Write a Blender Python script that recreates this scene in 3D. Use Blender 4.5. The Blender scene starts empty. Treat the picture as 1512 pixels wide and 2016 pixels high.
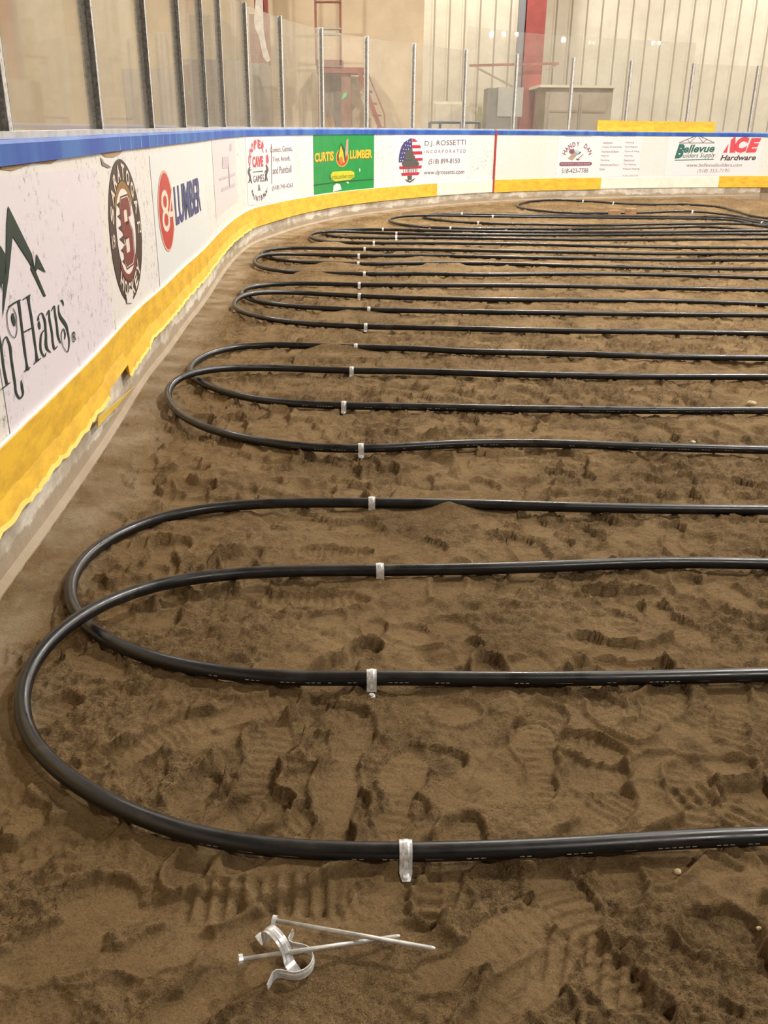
import bpy, math, random
import numpy as np
from mathutils import Vector, Matrix

# ------------------------------------------------------------------ camera, world, lamps, exposure
H = 1.32                      # eye height above the sand (m)
F_PX, HORIZON, ROLL = 1785.0, 247.7, 0.0126
PITCH = math.atan((1008 - HORIZON) / F_PX)
CAPH = 0.9595 * H             # top of the boards
KICK = 0.1387 * H             # top of the concrete curb
EXPOSURE = 0.06
LAMP_W = 700.0
WALL_LAMP_W = 330.0         # the row nearest the end wall
LAMP_Z = 7.6
LAMPS = [(x, y) for y in (21.6, 13.5) for x in (2.4, 9.8, 17.0)] + [(-4.6, 13.0), (13.0, 5.5), (5.0, 6.5), (5.0, -3.0)] + \
        [(x, y) for y in (21.6, 16.5, 11.5, 6.0, 0.5, -5.0, -10.5) for x in (49.5, 57.5)]  # the single lamp behind the eye is added as front fill

scn = bpy.context.scene
COL = scn.collection
sp, cp = math.sin(PITCH), math.cos(PITCH)
cr, sr = math.cos(ROLL), math.sin(ROLL)
R0, U0, FW = Vector((1, 0, 0)), Vector((0, sp, cp)), Vector((0, cp, -sp))
RI, UP = R0 * cr + U0 * sr, U0 * cr - R0 * sr
cam_d = bpy.data.cameras.new('camera')
cam = bpy.data.objects.new('camera', cam_d); COL.objects.link(cam)
cam.matrix_world = Matrix((( RI.x, UP.x, -FW.x, 0), (RI.y, UP.y, -FW.y, 0), (RI.z, UP.z, -FW.z, H), (0, 0, 0, 1)))
cam_d.sensor_fit = 'HORIZONTAL'; cam_d.sensor_width = 36.0; cam_d.lens = 36.0 * F_PX / 1512.0
cam_d.clip_start = 0.05; cam_d.clip_end = 300
scn.camera = cam
scn.view_settings.view_transform = 'Standard'; scn.view_settings.look = 'None'
scn.view_settings.gamma = 1.0; scn.view_settings.exposure = EXPOSURE
scn.view_settings.use_curve_mapping = False
w = bpy.data.worlds.new('hall_air'); scn.world = w; w.use_nodes = True
w.node_tree.nodes['Background'].inputs[0].default_value = (1.0, 0.96, 0.92, 1)
w.node_tree.nodes['Background'].inputs[1].default_value = 0.31

# ------------------------------------------------------------------ helpers
def ray(px, py):
    u, v = px - 756, 1008 - py
    return RI * (u / F_PX) + UP * (v / F_PX) + FW
def G(px, py, z=0.0):                    # point of the photo on a horizontal plane
    d = ray(px, py); t = (z - H) / d.z
    return np.array([d.x * t, d.y * t, z])
def B(px, py, y):                        # point of the photo on an upright plane across the hall
    d = ray(px, py); t = y / d.y
    return np.array([d.x * t, y, H + d.z * t])

def tag(o, label=None, cat=None, group=None, kind=None):
    if label: o['label'] = label
    if cat: o['category'] = cat
    if group: o['group'] = group
    if kind: o['kind'] = kind
    return o
def mesh(name, verts, faces, mat, parent=None, smooth=False):
    me = bpy.data.meshes.new(name)
    me.from_pydata([tuple(map(float, v)) for v in verts], [], faces)
    me.materials.append(mat)
    if smooth: me.polygons.foreach_set('use_smooth', [True] * len(me.polygons))
    me.update()
    o = bpy.data.objects.new(name, me); COL.objects.link(o)
    if parent is not None: o.parent = parent
    return o
def empty(name, loc=(0, 0, 0)):
    o = bpy.data.objects.new(name, None); COL.objects.link(o); o.location = loc
    o.empty_display_size = 0.05
    return o
class MB:                                 # collects shapes, links them as one mesh
    def __init__(s, org=(0, 0, 0)): s.v = []; s.f = []; s.o = np.array(org, float)
    def add(s, V, Fc):
        n = len(s.v); s.v += [np.array(p, float) - s.o for p in V]; s.f += [tuple(i + n for i in f) for f in Fc]
    def box(s, a, b):
        x0, y0, z0 = a; x1, y1, z1 = b
        s.add([(x0,y0,z0),(x1,y0,z0),(x1,y1,z0),(x0,y1,z0),(x0,y0,z1),(x1,y0,z1),(x1,y1,z1),(x0,y1,z1)],
              [(3,2,1,0),(4,5,6,7),(0,1,5,4),(1,2,6,5),(2,3,7,6),(3,0,4,7)])
        return s
    def bar(s, a, b, r, n=8, r2=None):
        a = np.array(a, float); b = np.array(b, float); d = b - a; d /= np.linalg.norm(d)
        h = np.array([0, 0, 1.]) if abs(d[2]) < .9 else np.array([1., 0, 0])
        u = np.cross(d, h); u /= np.linalg.norm(u); w_ = np.cross(d, u)
        V = []
        for p, rr in ((a, r), (b, r if r2 is None else r2)):
            for k in range(n):
                t = 2 * math.pi * (k + .5) / n
                V.append(p + u * rr * math.cos(t) + w_ * rr * math.sin(t))
        s.add(V, [(k, (k+1) % n, n + (k+1) % n, n + k) for k in range(n)] + [tuple(range(n-1, -1, -1)), tuple(range(n, 2*n))])
        return s
    def build(s, name, mat, parent=None, smooth=False):
        return mesh(name, s.v, s.f, mat, parent, smooth)

def nm(name):
    m = bpy.data.materials.new(name); m.use_nodes = True
    nt = m.node_tree; return m, nt, nt.nodes['Principled BSDF']
def N(nt, t, **kw):
    n = nt.nodes.new(t)
    for k, v in kw.items():
        if k.startswith('i_'): n.inputs[k[2:].replace('_', ' ')].default_value = v
        else: setattr(n, k, v)
    return n
def c4(c): return (c[0], c[1], c[2], 1)
def srgb(r, g, b): return tuple(((x/255/12.92) if x/255 <= .04045 else ((x/255+.055)/1.055)**2.4) for x in (r, g, b))
def ramp(nt, src, p0, p1, c0=(0,0,0,1), c1=(1,1,1,1)):
    r = nt.nodes.new('ShaderNodeValToRGB'); r.color_ramp.elements[0].position = p0; r.color_ramp.elements[1].position = p1
    r.color_ramp.elements[0].color = c0; r.color_ramp.elements[1].color = c1
    nt.links.new(src, r.inputs[0]); return r.outputs[0]
def noise(nt, scale, detail=4, rough=.55, stretch=None, dist=0):
    tc = nt.nodes.new('ShaderNodeTexCoord'); src = tc.outputs['Object']
    if stretch:
        mp = nt.nodes.new('ShaderNodeMapping'); mp.inputs['Scale'].default_value = stretch
        nt.links.new(src, mp.inputs[0]); src = mp.outputs[0]
    n = N(nt, 'ShaderNodeTexNoise'); n.inputs['Scale'].default_value = scale
    n.inputs['Detail'].default_value = detail; n.inputs['Roughness'].default_value = rough
    n.inputs['Distortion'].default_value = dist
    nt.links.new(src, n.inputs['Vector']); return n.outputs['Fac']
def mix(nt, fac, a, b):
    m = nt.nodes.new('ShaderNodeMix'); m.data_type = 'RGBA'
    for s, v in ((6, a), (7, b)):
        if isinstance(v, tuple): m.inputs[s].default_value = c4(v)
        else: nt.links.new(v, m.inputs[s])
    if isinstance(fac, (int, float)): m.inputs[0].default_value = fac
    else: nt.links.new(fac, m.inputs[0])
    return m.outputs[2]
def bump(nt, bs, h, strength, dist=.01):
    b = nt.nodes.new('ShaderNodeBump'); b.inputs['Strength'].default_value = strength; b.inputs['Distance'].default_value = dist
    nt.links.new(h, b.inputs['Height'])
    pn = [l.from_socket for l in nt.links if l.to_socket == bs.inputs['Normal']]
    if pn: nt.links.new(pn[0], b.inputs['Normal'])
    nt.links.new(b.outputs[0], bs.inputs['Normal'])
def plain(name, col, rough=.5, metal=0.0, var=0.0, scale=8, spec=.5, col2=None, lo=.4, hi=.65, stretch=None, bmp=0, bscale=60):
    m, nt, bs = nm(name)
    bs.inputs['Roughness'].default_value = rough; bs.inputs['Metallic'].default_value = metal
    bs.inputs['Specular IOR Level'].default_value = spec
    if col2 is None: col2 = tuple(c * (1 - var) for c in col)
    f = ramp(nt, noise(nt, scale, 5, .6, stretch), lo, hi)
    nt.links.new(mix(nt, f, col, col2), bs.inputs['Base Color'])
    if bmp: bump(nt, bs, noise(nt, bscale, 3), bmp)
    return m

# ------------------------------------------------------------------ materials
M = {}
def m_sand():
    m, nt, bs = nm('damp_brown_sand')
    a, b, c, d = (.385, .256, .124), (.30, .192, .088), (.115, .074, .036), (.50, .37, .21)
    at = N(nt, 'ShaderNodeAttribute'); at.attribute_name = 'loose'
    f1 = ramp(nt, noise(nt, 2.6, 6, .62), .36, .66)
    f2 = ramp(nt, noise(nt, 16, 7, .75, dist=.6), .50, .66)
    f3 = ramp(nt, noise(nt, 150, 4, .75), .50, .70)
    col = mix(nt, f1, a, b)
    mm = nt.nodes.new('ShaderNodeMath'); mm.operation = 'MULTIPLY'; nt.links.new(f2, mm.inputs[0]); mm.inputs[1].default_value = .65
    col = mix(nt, mm.outputs[0], col, c)
    mm = nt.nodes.new('ShaderNodeMath'); mm.operation = 'MULTIPLY'; nt.links.new(f3, mm.inputs[0]); mm.inputs[1].default_value = .6
    col = mix(nt, mm.outputs[0], col, c)
    f4 = ramp(nt, noise(nt, 330, 2, .5), .70, .78)
    col = mix(nt, f4, col, d)
    ml = nt.nodes.new('ShaderNodeMath'); ml.operation = 'MULTIPLY'; nt.links.new(at.outputs['Fac'], ml.inputs[0])
    mg = nt.nodes.new('ShaderNodeMath'); mg.operation = 'MULTIPLY'; nt.links.new(ramp(nt, noise(nt, 38, 7, .8, dist=.4), .44, .60), mg.inputs[0]); mg.inputs[1].default_value = .5
    nt.links.new(mg.outputs[0], ml.inputs[1])
    col = mix(nt, ml.outputs[0], col, (.135, .084, .043))       # loose damp crumbs are darker than trodden sand
    du = N(nt, 'ShaderNodeAttribute'); du.attribute_name = 'dust'
    md = nt.nodes.new('ShaderNodeMath'); md.operation = 'MULTIPLY'; nt.links.new(du.outputs['Fac'], md.inputs[0]); nt.links.new(ramp(nt, noise(nt, 4, 5, .6), .35, .6), md.inputs[1])
    col = mix(nt, md.outputs[0], col, (.50, .385, .25))        # pale cement dust trowelled against the curb
    nt.links.new(col, bs.inputs['Base Color'])
    bs.inputs['Roughness'].default_value = .93; bs.inputs['Specular IOR Level'].default_value = .15
    tc = N(nt, 'ShaderNodeTexCoord')
    for sc, dist_ in ((95, .010), (240, .005)):
        vo = N(nt, 'ShaderNodeTexVoronoi'); vo.inputs['Scale'].default_value = sc; nt.links.new(tc.outputs['Object'], vo.inputs['Vector'])
        k1 = N(nt, 'ShaderNodeMath', operation='MULTIPLY_ADD'); nt.links.new(at.outputs['Fac'], k1.inputs[0]); k1.inputs[1].default_value = -.85; k1.inputs[2].default_value = -.15
        k2 = N(nt, 'ShaderNodeMath', operation='MULTIPLY'); nt.links.new(k1.outputs[0], k2.inputs[0]); nt.links.new(vo.outputs['Distance'], k2.inputs[1])
        bump(nt, bs, k2.outputs[0], 1.0, dist_)
    bump(nt, bs, noise(nt, 230, 4, .75), 1.0, .008)
    bump(nt, bs, noise(nt, 55, 6, .75), .8, .014)
    return m
M['sand'] = m_sand()
def m_pipe():
    m, nt, bs = nm('black_polyethylene_pipe')
    f = ramp(nt, noise(nt, 9, 5, .65, (1, 3, 3)), .56, .72)
    nt.links.new(mix(nt, f, (.008, .008, .009), (.035, .029, .022)), bs.inputs['Base Color'])
    r = ramp(nt, noise(nt, 14, 4), .3, .7, (.24, .24, .24, 1), (.46, .46, .46, 1))
    nt.links.new(r, bs.inputs['Roughness']); bs.inputs['Specular IOR Level'].default_value = .55
    return m
M['pipe'] = m_pipe()
def m_boards(name, base, dirt, spots, yellow=.3):
    m, nt, bs = nm(name)
    f0 = ramp(nt, noise(nt, 1.4, 3), .35, .7)
    col = mix(nt, f0, base, tuple(b * k for b, k in zip(base, (1.0, .97, 1 - yellow * .35))))
    f1 = ramp(nt, noise(nt, 24, 6, .8), .60 - .04 * spots, .66)
    f2 = ramp(nt, noise(nt, 2.6, 5, .65), .44, .56)
    mm = nt.nodes.new('ShaderNodeMath'); mm.operation = 'MULTIPLY'; nt.links.new(f1, mm.inputs[0]); nt.links.new(f2, mm.inputs[1])
    m2 = nt.nodes.new('ShaderNodeMath'); m2.operation = 'MULTIPLY'; nt.links.new(mm.outputs[0], m2.inputs[0]); m2.inputs[1].default_value = .75 * spots
    col = mix(nt, m2.outputs[0], col, dirt)
    f3 = ramp(nt, noise(nt, 8, 6, .8, (1, 1, 2.5)), .60, .66)
    m3 = nt.nodes.new('ShaderNodeMath'); m3.operation = 'MULTIPLY'; nt.links.new(f3, m3.inputs[0]); m3.inputs[1].default_value = .3 * spots
    col = mix(nt, m3.outputs[0], col, (.95, .95, .93))
    nt.links.new(col, bs.inputs['Base Color']); bs.inputs['Roughness'].default_value = .42
    bump(nt, bs, noise(nt, 6, 4), .12, .01)
    return m
M['board'] = m_boards('scuffed_white_board', (.81, .795, .785), (.25, .23, .2), 1.4, .25)
M['board2'] = m_boards('clean_white_board', (.79, .765, .75), (.4, .36, .3), .8, .3)
M['sheet_lav'] = m_boards('lavender_white_sheet', (.80, .755, .80), (.2, .19, .2), 1.15, 0)
M['sheet_mint'] = m_boards('mint_white_sheet', (.76, .80, .79), (.4, .4, .4), .45, 0)
M['sheet_pink'] = m_boards('pinkish_white_sheet', (.84, .79, .81), (.5, .45, .45), .35, 0)
def m_yellow(name, c, c2):
    m, nt, bs = nm(name)
    f = ramp(nt, noise(nt, 5, 6, .7, (1, 1, 3)), .42, .66)
    col = mix(nt, f, c, c2)
    f2 = ramp(nt, noise(nt, 40, 4, .7), .68, .74)
    m3 = nt.nodes.new('ShaderNodeMath'); m3.operation = 'MULTIPLY'; nt.links.new(f2, m3.inputs[0]); m3.inputs[1].default_value = .6
    col = mix(nt, m3.outputs[0], col, (.25, .15, .04))
    nt.links.new(col, bs.inputs['Base Color']); bs.inputs['Roughness'].default_value = .42
    return m
M['yellow'] = m_yellow('worn_yellow_plastic', (.91, .56, .055), (.66, .38, .045))
M['yellow2'] = m_yellow('torn_yellow_plastic_edge', (.92, .66, .13), (.85, .56, .08))
M['kickwhite'] = plain('cream_kick_plate', (.90, .87, .74), .45, var=.12, scale=6)
M['edgehighlight'] = plain('white_edge_highlight', (.9, .87, .82), .5, var=.05)
def m_blue():
    m, nt, bs = nm('blue_cap_rail')
    f = ramp(nt, noise(nt, 3.2, 3, .6, (1, 1, .2)), .42, .62)
    nt.links.new(mix(nt, f, (.018, .085, .42), (.05, .17, .50)), bs.inputs['Base Color'])
    bs.inputs['Roughness'].default_value = .5
    return m
M['blue'] = m_blue()
M['seam'] = plain('pale_blue_seam', (.25, .42, .6), .4)
def m_conc():
    m, nt, bs = nm('stained_concrete')
    f1 = ramp(nt, noise(nt, 3.5, 6, .62), .38, .62)
    col = mix(nt, f1, (.72, .66, .57), (.42, .355, .27))
    f2 = ramp(nt, noise(nt, 1.5, 4, .6, (1, 1, 4)), .5, .68)
    m3 = nt.nodes.new('ShaderNodeMath'); m3.operation = 'MULTIPLY'; nt.links.new(f2, m3.inputs[0]); m3.inputs[1].default_value = .6
    col = mix(nt, m3.outputs[0], col, (.19, .15, .10))
    # mud splashed on the lowest few centimetres
    tc = nt.nodes.new('ShaderNodeTexCoord'); sx = nt.nodes.new('ShaderNodeSeparateXYZ'); nt.links.new(tc.outputs['Object'], sx.inputs[0])
    ad = nt.nodes.new('ShaderNodeMath'); ad.operation = 'MULTIPLY_ADD'; nt.links.new(noise(nt, 2.2, 6, .7), ad.inputs[0]); ad.inputs[1].default_value = -.22
    of = nt.nodes.new('ShaderNodeMath'); of.operation = 'ADD'; nt.links.new(sx.outputs[2], of.inputs[0]); of.inputs[1].default_value = .045
    nt.links.new(of.outputs[0], ad.inputs[2])
    f4 = ramp(nt, ad.outputs[0], .0, .015, (.85, .85, .85, 1), (0, 0, 0, 1))
    col = mix(nt, f4, col, (.34, .26, .17))
    nt.links.new(col, bs.inputs['Base Color']); bs.inputs['Roughness'].default_value = .85
    bump(nt, bs, noise(nt, 25, 6, .7), .35, .01)
    return m
M['concrete'] = m_conc()
M['alu'] = plain('dull_aluminium', (.66, .66, .64), .55, .15, var=.5, scale=60, lo=.5, hi=.62, stretch=(1, 1, 1))
M['alu_light'] = plain('pale_aluminium_sill', (.62, .62, .6), .45, .3, var=.25, scale=10)
M['gasket'] = plain('dark_gasket', (.30, .285, .26), .6, var=.6, scale=50)
def m_glass():
    m = bpy.data.materials.new('scuffed_clear_panel'); m.use_nodes = True; nt = m.node_tree
    nt.nodes.clear()
    out = N(nt, 'ShaderNodeOutputMaterial')
    tr = N(nt, 'ShaderNodeBsdfTransparent'); tr.inputs[0].default_value = (.955, .955, .94, 1)
    gl = N(nt, 'ShaderNodeBsdfGlossy'); gl.inputs['Roughness'].default_value = .03
    df = N(nt, 'ShaderNodeBsdfDiffuse'); df.inputs[0].default_value = (.74, .69, .61, 1)
    lw = N(nt, 'ShaderNodeLayerWeight'); lw.inputs[0].default_value = .5
    pw = N(nt, 'ShaderNodeMath', operation='POWER'); nt.links.new(lw.outputs['Facing'], pw.inputs[0]); pw.inputs[1].default_value = 4.0
    fr = N(nt, 'ShaderNodeMath', operation='MULTIPLY_ADD'); nt.links.new(pw.outputs[0], fr.inputs[0]); fr.inputs[1].default_value = .45; fr.inputs[2].default_value = .035
    f = ramp(nt, noise(nt, 2.5, 6, .7), .3, .75, (.04, .04, .04, 1), (.13, .13, .13, 1))
    m1 = N(nt, 'ShaderNodeMixShader'); nt.links.new(f, m1.inputs[0]); nt.links.new(tr.outputs[0], m1.inputs[1]); nt.links.new(df.outputs[0], m1.inputs[2])
    m2 = N(nt, 'ShaderNodeMixShader'); nt.links.new(fr.outputs[0], m2.inputs[0]); nt.links.new(m1.outputs[0], m2.inputs[1]); nt.links.new(gl.outputs[0], m2.inputs[2])
    tb = N(nt, 'ShaderNodeBump'); tb.inputs['Strength'].default_value = .06; tb.inputs['Distance'].default_value = .01
    nt.links.new(noise(nt, 1.2, 2), tb.inputs['Height']); nt.links.new(tb.outputs[0], gl.inputs['Normal'])
    nt.links.new(m2.outputs[0], out.inputs[0])
    return m
M['glass'] = m_glass()
M['galv'] = plain('bright_galvanized_steel', (.90, .91, .92), .3, .4, var=.3, scale=90)
M['spike'] = plain('pale_zinc_spike', (.62, .60, .55), .45, .45, var=.3, scale=60)
M['white_print'] = plain('white_print', (.5, .5, .5), .5, var=.6, scale=120)
M['tanwall'] = plain('tan_painted_wall', (.72, .59, .40), .8, col2=(.62, .50, .34), scale=1.2)
M['greywall'] = plain('beige_block_wall', (.66, .60, .50), .8, col2=(.46, .40, .32), scale=1.0)
M['ribwall'] = plain('ivory_ribbed_steel', (.60, .56, .46), .55, col2=(.52, .48, .39), scale=1.5)
M['ribline'] = plain('rib_joint', (.31, .265, .20), .7)
M['ceil'] = plain('white_roof_deck', (.55, .53, .48), .8, var=.1)
M['red'] = plain('red_oxide_steel', (.30, .055, .045), .5, var=.25, scale=3)
M['reddull'] = plain('dull_red_steel', (.30, .12, .09), .6, var=.3, scale=5)
M['foam'] = plain('white_foam_patch', (.75, .68, .6), .8, var=.3, scale=8)
M['taupe'] = plain('taupe_steel_cabinet', (.33, .275, .215), .7, var=.2, scale=2)
M['shed'] = plain('warm_grey_shed_panel', (.42, .36, .28), .6, var=.15, scale=2)
M['boxgrey'] = plain('light_grey_enamel', (.42, .42, .39), .5, var=.08)
M['boxdark'] = plain('dark_grey_enamel', (.20, .20, .18), .5, var=.1)
M['navy'] = plain('navy_tube', (.05, .06, .12), .4)
M['olive'] = plain('olive_sign', (.26, .25, .12), .6, var=.3, scale=12)
M['whitebox'] = plain('ivory_cabinet', (.72, .67, .54), .6, var=.1)
M['green_tape'] = plain('green_tape', (.10, .62, .22), .5)
M['wood'] = plain('raw_brown_timber', (.36, .21, .11), .8, var=.35, scale=12)
M['stone'] = plain('yellow_stone', (.62, .47, .26), .8, var=.2, scale=30)
M['chip'] = plain('white_chip', (.8, .76, .68), .8, var=.1, scale=30)
INK = {}
def ink(name, r, g, b, var=.1, sc=40):
    if name not in INK: INK[name] = plain(name, srgb(r, g, b), .45, var=var, scale=sc)
    return INK[name]
def emis(name, col, s):
    m, nt, bs = nm(name); bs.inputs['Base Color'].default_value = c4(col)
    bs.inputs['Emission Color'].default_value = c4(col); bs.inputs['Emission Strength'].default_value = s
    return m
M['lens'] = emis('lamp_lens_glow', (1, .93, .8), 70)
M['reflector'] = plain('spun_aluminium', (.7, .7, .7), .3, .9)

# ------------------------------------------------------------------ plan of the boards
kick_px = [(0,1030),(75,945),(153,848),(201,789),(238,736),(280,678),(325,633),(357,592),(397,550),(420,519),(446,487),(473,463),
           (499,447),(539,435),(579,423),(615,415),(658,406.5),(737,396.5),(800,390),(858,385),(915,381),(971,377.5),(1060,374),(1177,371.5),
           (1300,369.5),(1415,368.5),(1512,368)]
P = np.array([G(x, y, KICK)[:2] for x, y in kick_px])
P = np.vstack([P[0] + (P[0] - P[4]) / np.linalg.norm(P[0] - P[4]) * np.array([[3.2], [1.6]]), P,
               P[-1] + np.array([[1.5, 0.02], [4.5, .05]])])
def catmull(P, step=.02):
    P = np.asarray(P, float); Q = np.vstack([2*P[0]-P[1], P, 2*P[-1]-P[-2]]); out = []
    for i in range(1, len(Q) - 2):
        p0, p1, p2, p3 = Q[i-1:i+3]
        L = np.linalg.norm(p2 - p1); n = max(2, int(L / step))
        # centripetal-ish tangents scaled to the span keep uneven control points calm
        d01 = max(np.linalg.norm(p1-p0), 1e-6); d12 = max(L, 1e-6); d23 = max(np.linalg.norm(p3-p2), 1e-6)
        m1 = ((p1-p0)/d01*d12 + (p2-p1)/d12*d01) / (d01+d12) * d12
        m2 = ((p2-p1)/d12*d23 + (p3-p2)/d23*d12) / (d12+d23) * d12
        t = np.linspace(0, 1, n, endpoint=False)[:, None]
        out.append((2*t**3-3*t**2+1)*p1 + (t**3-2*t**2+t)*m1 + (-2*t**3+3*t**2)*p2 + (t**3-t**2)*m2)
    out.append(Q[-2][None]); return np.vstack(out)
def resample(C, step):
    d = np.r_[0, np.cumsum(np.linalg.norm(np.diff(C, axis=0), axis=1))]
    s = np.arange(0, d[-1], step)
    return np.stack([np.interp(s, d, C[:, k]) for k in range(C.shape[1])], 1), s
WC, WS = resample(catmull(P), .05)
def smooth(C, n):
    for _ in range(n):
        D = C.copy(); D[1:-1] = (C[:-2] + 2*C[1:-1] + C[2:]) / 4; C = D
    return C
WC = smooth(WC, 60)
WS = np.r_[0, np.cumsum(np.linalg.norm(np.diff(WC, axis=0), axis=1))]
T = np.gradient(WC, WS, axis=0); T /= np.linalg.norm(T, axis=1)[:, None]
WN = np.stack([T[:, 1], -T[:, 0]], 1)      # towards the rink
SMAX = WS[-1]
def wp(s, off, z):
    x = np.interp(s, WS, WC[:, 0]); y = np.interp(s, WS, WC[:, 1])
    nx = np.interp(s, WS, WN[:, 0]); ny = np.interp(s, WS, WN[:, 1])
    return np.array([x + nx * off, y + ny * off, z])
def hit(px, py, off=0.0):                   # (s, z) where the sight line meets the boards
    d = ray(px, py); a = math.atan2(d.x, d.y)
    C = WC + WN * off
    A = np.arctan2(C[:, 0], C[:, 1])
    ok = C[:, 1] > .3
    idx = np.where(ok)[0]
    g = A[idx] - a; k = np.where((g[:-1] <= 0) & (g[1:] > 0))[0]
    if len(k) == 0:
        k = [0] if g[0] > 0 else [len(idx) - 2]
    i = idx[k[0]]; t = (a - A[i]) / (A[i+1] - A[i])
    s = WS[i] + t * (WS[i+1] - WS[i]); p = C[i] + t * (C[i+1] - C[i])
    return s, H + d.z * (np.hypot(*p) / math.hypot(d.x, d.y))
def sweep(name, s0, s1, prof, mat, parent=None, step=.05, smooth_=False):
    """prof: closed list of (off, z), or a function of s that gives one"""
    n = max(2, int((s1 - s0) / step) + 1); V = []; Fc = []
    for i in range(n):
        s = s0 + (s1 - s0) * i / (n - 1)
        pr = prof(s) if callable(prof) else prof
        V += [wp(s, o, z) for o, z in pr]
    m = len(pr)
    for i in range(n - 1):
        for k in range(m):
            a, b = i*m + k, i*m + (k+1) % m
            Fc.append((a, a+m, b+m, b))
    Fc += [tuple(range(m)), tuple(range(n*m-1, (n-1)*m-1, -1))]
    return mesh(name, V, Fc, mat, parent, smooth_)
def rect(o0, z0, o1, z1): return [(o0, z0), (o0, z1), (o1, z1), (o1, z0)]

# ------------------------------------------------------------------ sand floor
def hsh(ix, iy, sd):
    v = np.sin(ix * 127.1 + iy * 311.7 + sd * 74.7) * 43758.5453
    return v - np.floor(v)
def vn(x, y, sd=0):
    ix = np.floor(x); iy = np.floor(y); fx = x - ix; fy = y - iy
    fx = fx*fx*(3-2*fx); fy = fy*fy*(3-2*fy)
    a = hsh(ix, iy, sd); b = hsh(ix+1, iy, sd); c = hsh(ix, iy+1, sd); d = hsh(ix+1, iy+1, sd)
    return (a*(1-fx)+b*fx)*(1-fy) + (c*(1-fx)+d*fx)*fy - .5
def fbm(x, y, sc, oc=4, sd=0, g=.5):
    v = 0; a = 1
    for o in range(oc):
        v = v + a * vn(x/sc + 17.3*o, y/sc + 9.1*o, sd + o); sc *= .5; a *= g
    return v
PIPES = [  # (photo point, centre height) along each loop: near run, bend, far run
 [(1512,1645),(1324,1653),(1143,1666),(962,1674),(805,1679),(678,1677),(559,1673),(479,1665),(400,1652),(300,1620),(200,1577),(140,1540),
  (95,1503),(68,1478),(42,1430),(35,1376,.03),(45,1326,.04),(68,1284,.055),(101,1251,.072),(143,1218,.078),(185,1196,.074),(256,1165,.062),(327,1145,.05),
  (400,1135,.04),(477,1127.5,.034),(616,1123,.03),(742,1123),(900,1121),(1100,1115),(1300,1107),(1512,1110)],
 [(1512,1328),(1324,1333),(1143,1336),(889,1336),(742,1334),(600,1337),(500,1333),(430,1324),(315,1303),(245,1280),(194,1255),
  (160,1226),(140,1200),(133,1170),(137,1138),(155,1108),(190,1075),(247,1043),(312,1019),(400,1001),(480,993),(569,990),(727,990),(900,992),(1100,998),
  (1300,1002),(1512,1004)],
 [(1512,886),(1360,882),(1219,878),(1055,872.4),(900,874),(800,880),(715,884),(628,882),(526,872),(444,855),(382,833),(346,808),(328,779,.03),(331,759,.045),
  (350,742,.065),(387,731,.07),(444,725,.055),(534,724,.035),(628,728),(697,730),(813,731),(900,734),(1055,738),(1219,741),(1512,742)],
 [(1512,808),(1300,808),(1096,806),(890,802.5),(813,801),(682,799),(567,794),(485,783.5),(428,767),(387,749),(371,730),(382,712),(415,695),
  (464,683),(526,679),(649,682),(706,684),(813,686),(890,691),(1096,695.5),(1301,702),(1512,705)],
 [(1512,657),(1340,654),(1160,652),(943,648),(800,644.5),(716,643.5),(605,638),(526,629),(473,614),(452,600),(450,589,.045),(468,580,.07),(499,575,.065),
  (539,574.5,.045),(605,577),(703,583),(820,587),(967,590),(1150,591),(1341,593),(1512,598.5)],
 [(1512,621),(1340,619),(1160,617),(967,614.5),(820,612),(725,610),(658,608.5),(605,605.5),(526,598),(494,592),(478,584),(469,574.5),
  (473,568),(499,562.5),(552,558),(605,558),(713,561),(820,562),(967,562),(1150,564),(1300,567),(1512,571)],
 [(1512,547),(1340,542),(1150,539),(919,541),(800,538.5),(716,540),(655,538.5),(595,537),(526,531),(505,523),(493,515,.03),(497,507,.06),(526,500,.06),(566,499.6,.04),
  (632,502),(708,504),(800,503),(967,506),(1160,509),(1340,512),(1512,512)],
 [(1512,530),(1340,528),(1150,524),(967,519),(820,518),(705,520),(645,518),(579,515),(539,510),(520.5,505.7),(510,499),(520,492.5),(552,488),
  (632,489),(716,490.6),(800,491),(967,494),(1150,497),(1340,500),(1512,500)],
 [(1512,488.5),(1330,487),(1150,483.6),(1000,480),(900,479),(820,478.5),(738,478.5),(684.6,478),(647.5,476.6),(616,471),(601,466,.03),(608,459,.06),
  (640,455.4,.06),(684.6,456,.04),(780,460),(900,462),(1000,462.5),(1150,463),(1350,461),(1512,461)],
 [(1512,470),(1350,471.5),(1150,472),(1000,470),(900,468.5),(780,468),(695,468.4),(650,464.7),(632,459.4),(645,454),(684,451.5),(756,452),
  (900,455),(1000,456.5),(1150,457),(1300,457),(1400,455),(1512,454)],
 [(1470,452),(1400,446),(1300,448),(1150,450.5),(1000,450),(940,450),(886,449.5),(830,446.5),(790,442.5),(769,437),(767,430,.03),(785,425.5,.05),(830,424,.06),
  (919,425.2),(969,426),(1038,427),(1160,428),(1294,430),(1435,432),(1512,447)],
 [(1410,440),(1300,441),(1150,443.5),(1060,441.5),(980,440.5),(940,439),(868,434),(832,428.5),(838,423.5),(865,421),(919,421.5),(1000,423),
  (1150,425),(1290,426.5),(1435,428),(1512,441)],
 [(1512,437),(1435,423),(1365,416),(1260,419),(1160,420),(1098,418),(1062,415),(1031,410.5),(1018,405.5),(1026,400),(1050,395.5),(1086,393.5),(1148,395.5),
  (1200,399),(1258,402.5),(1353,402),(1406,406),(1450,416),(1512,430)],
]
RP = .0192
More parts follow.
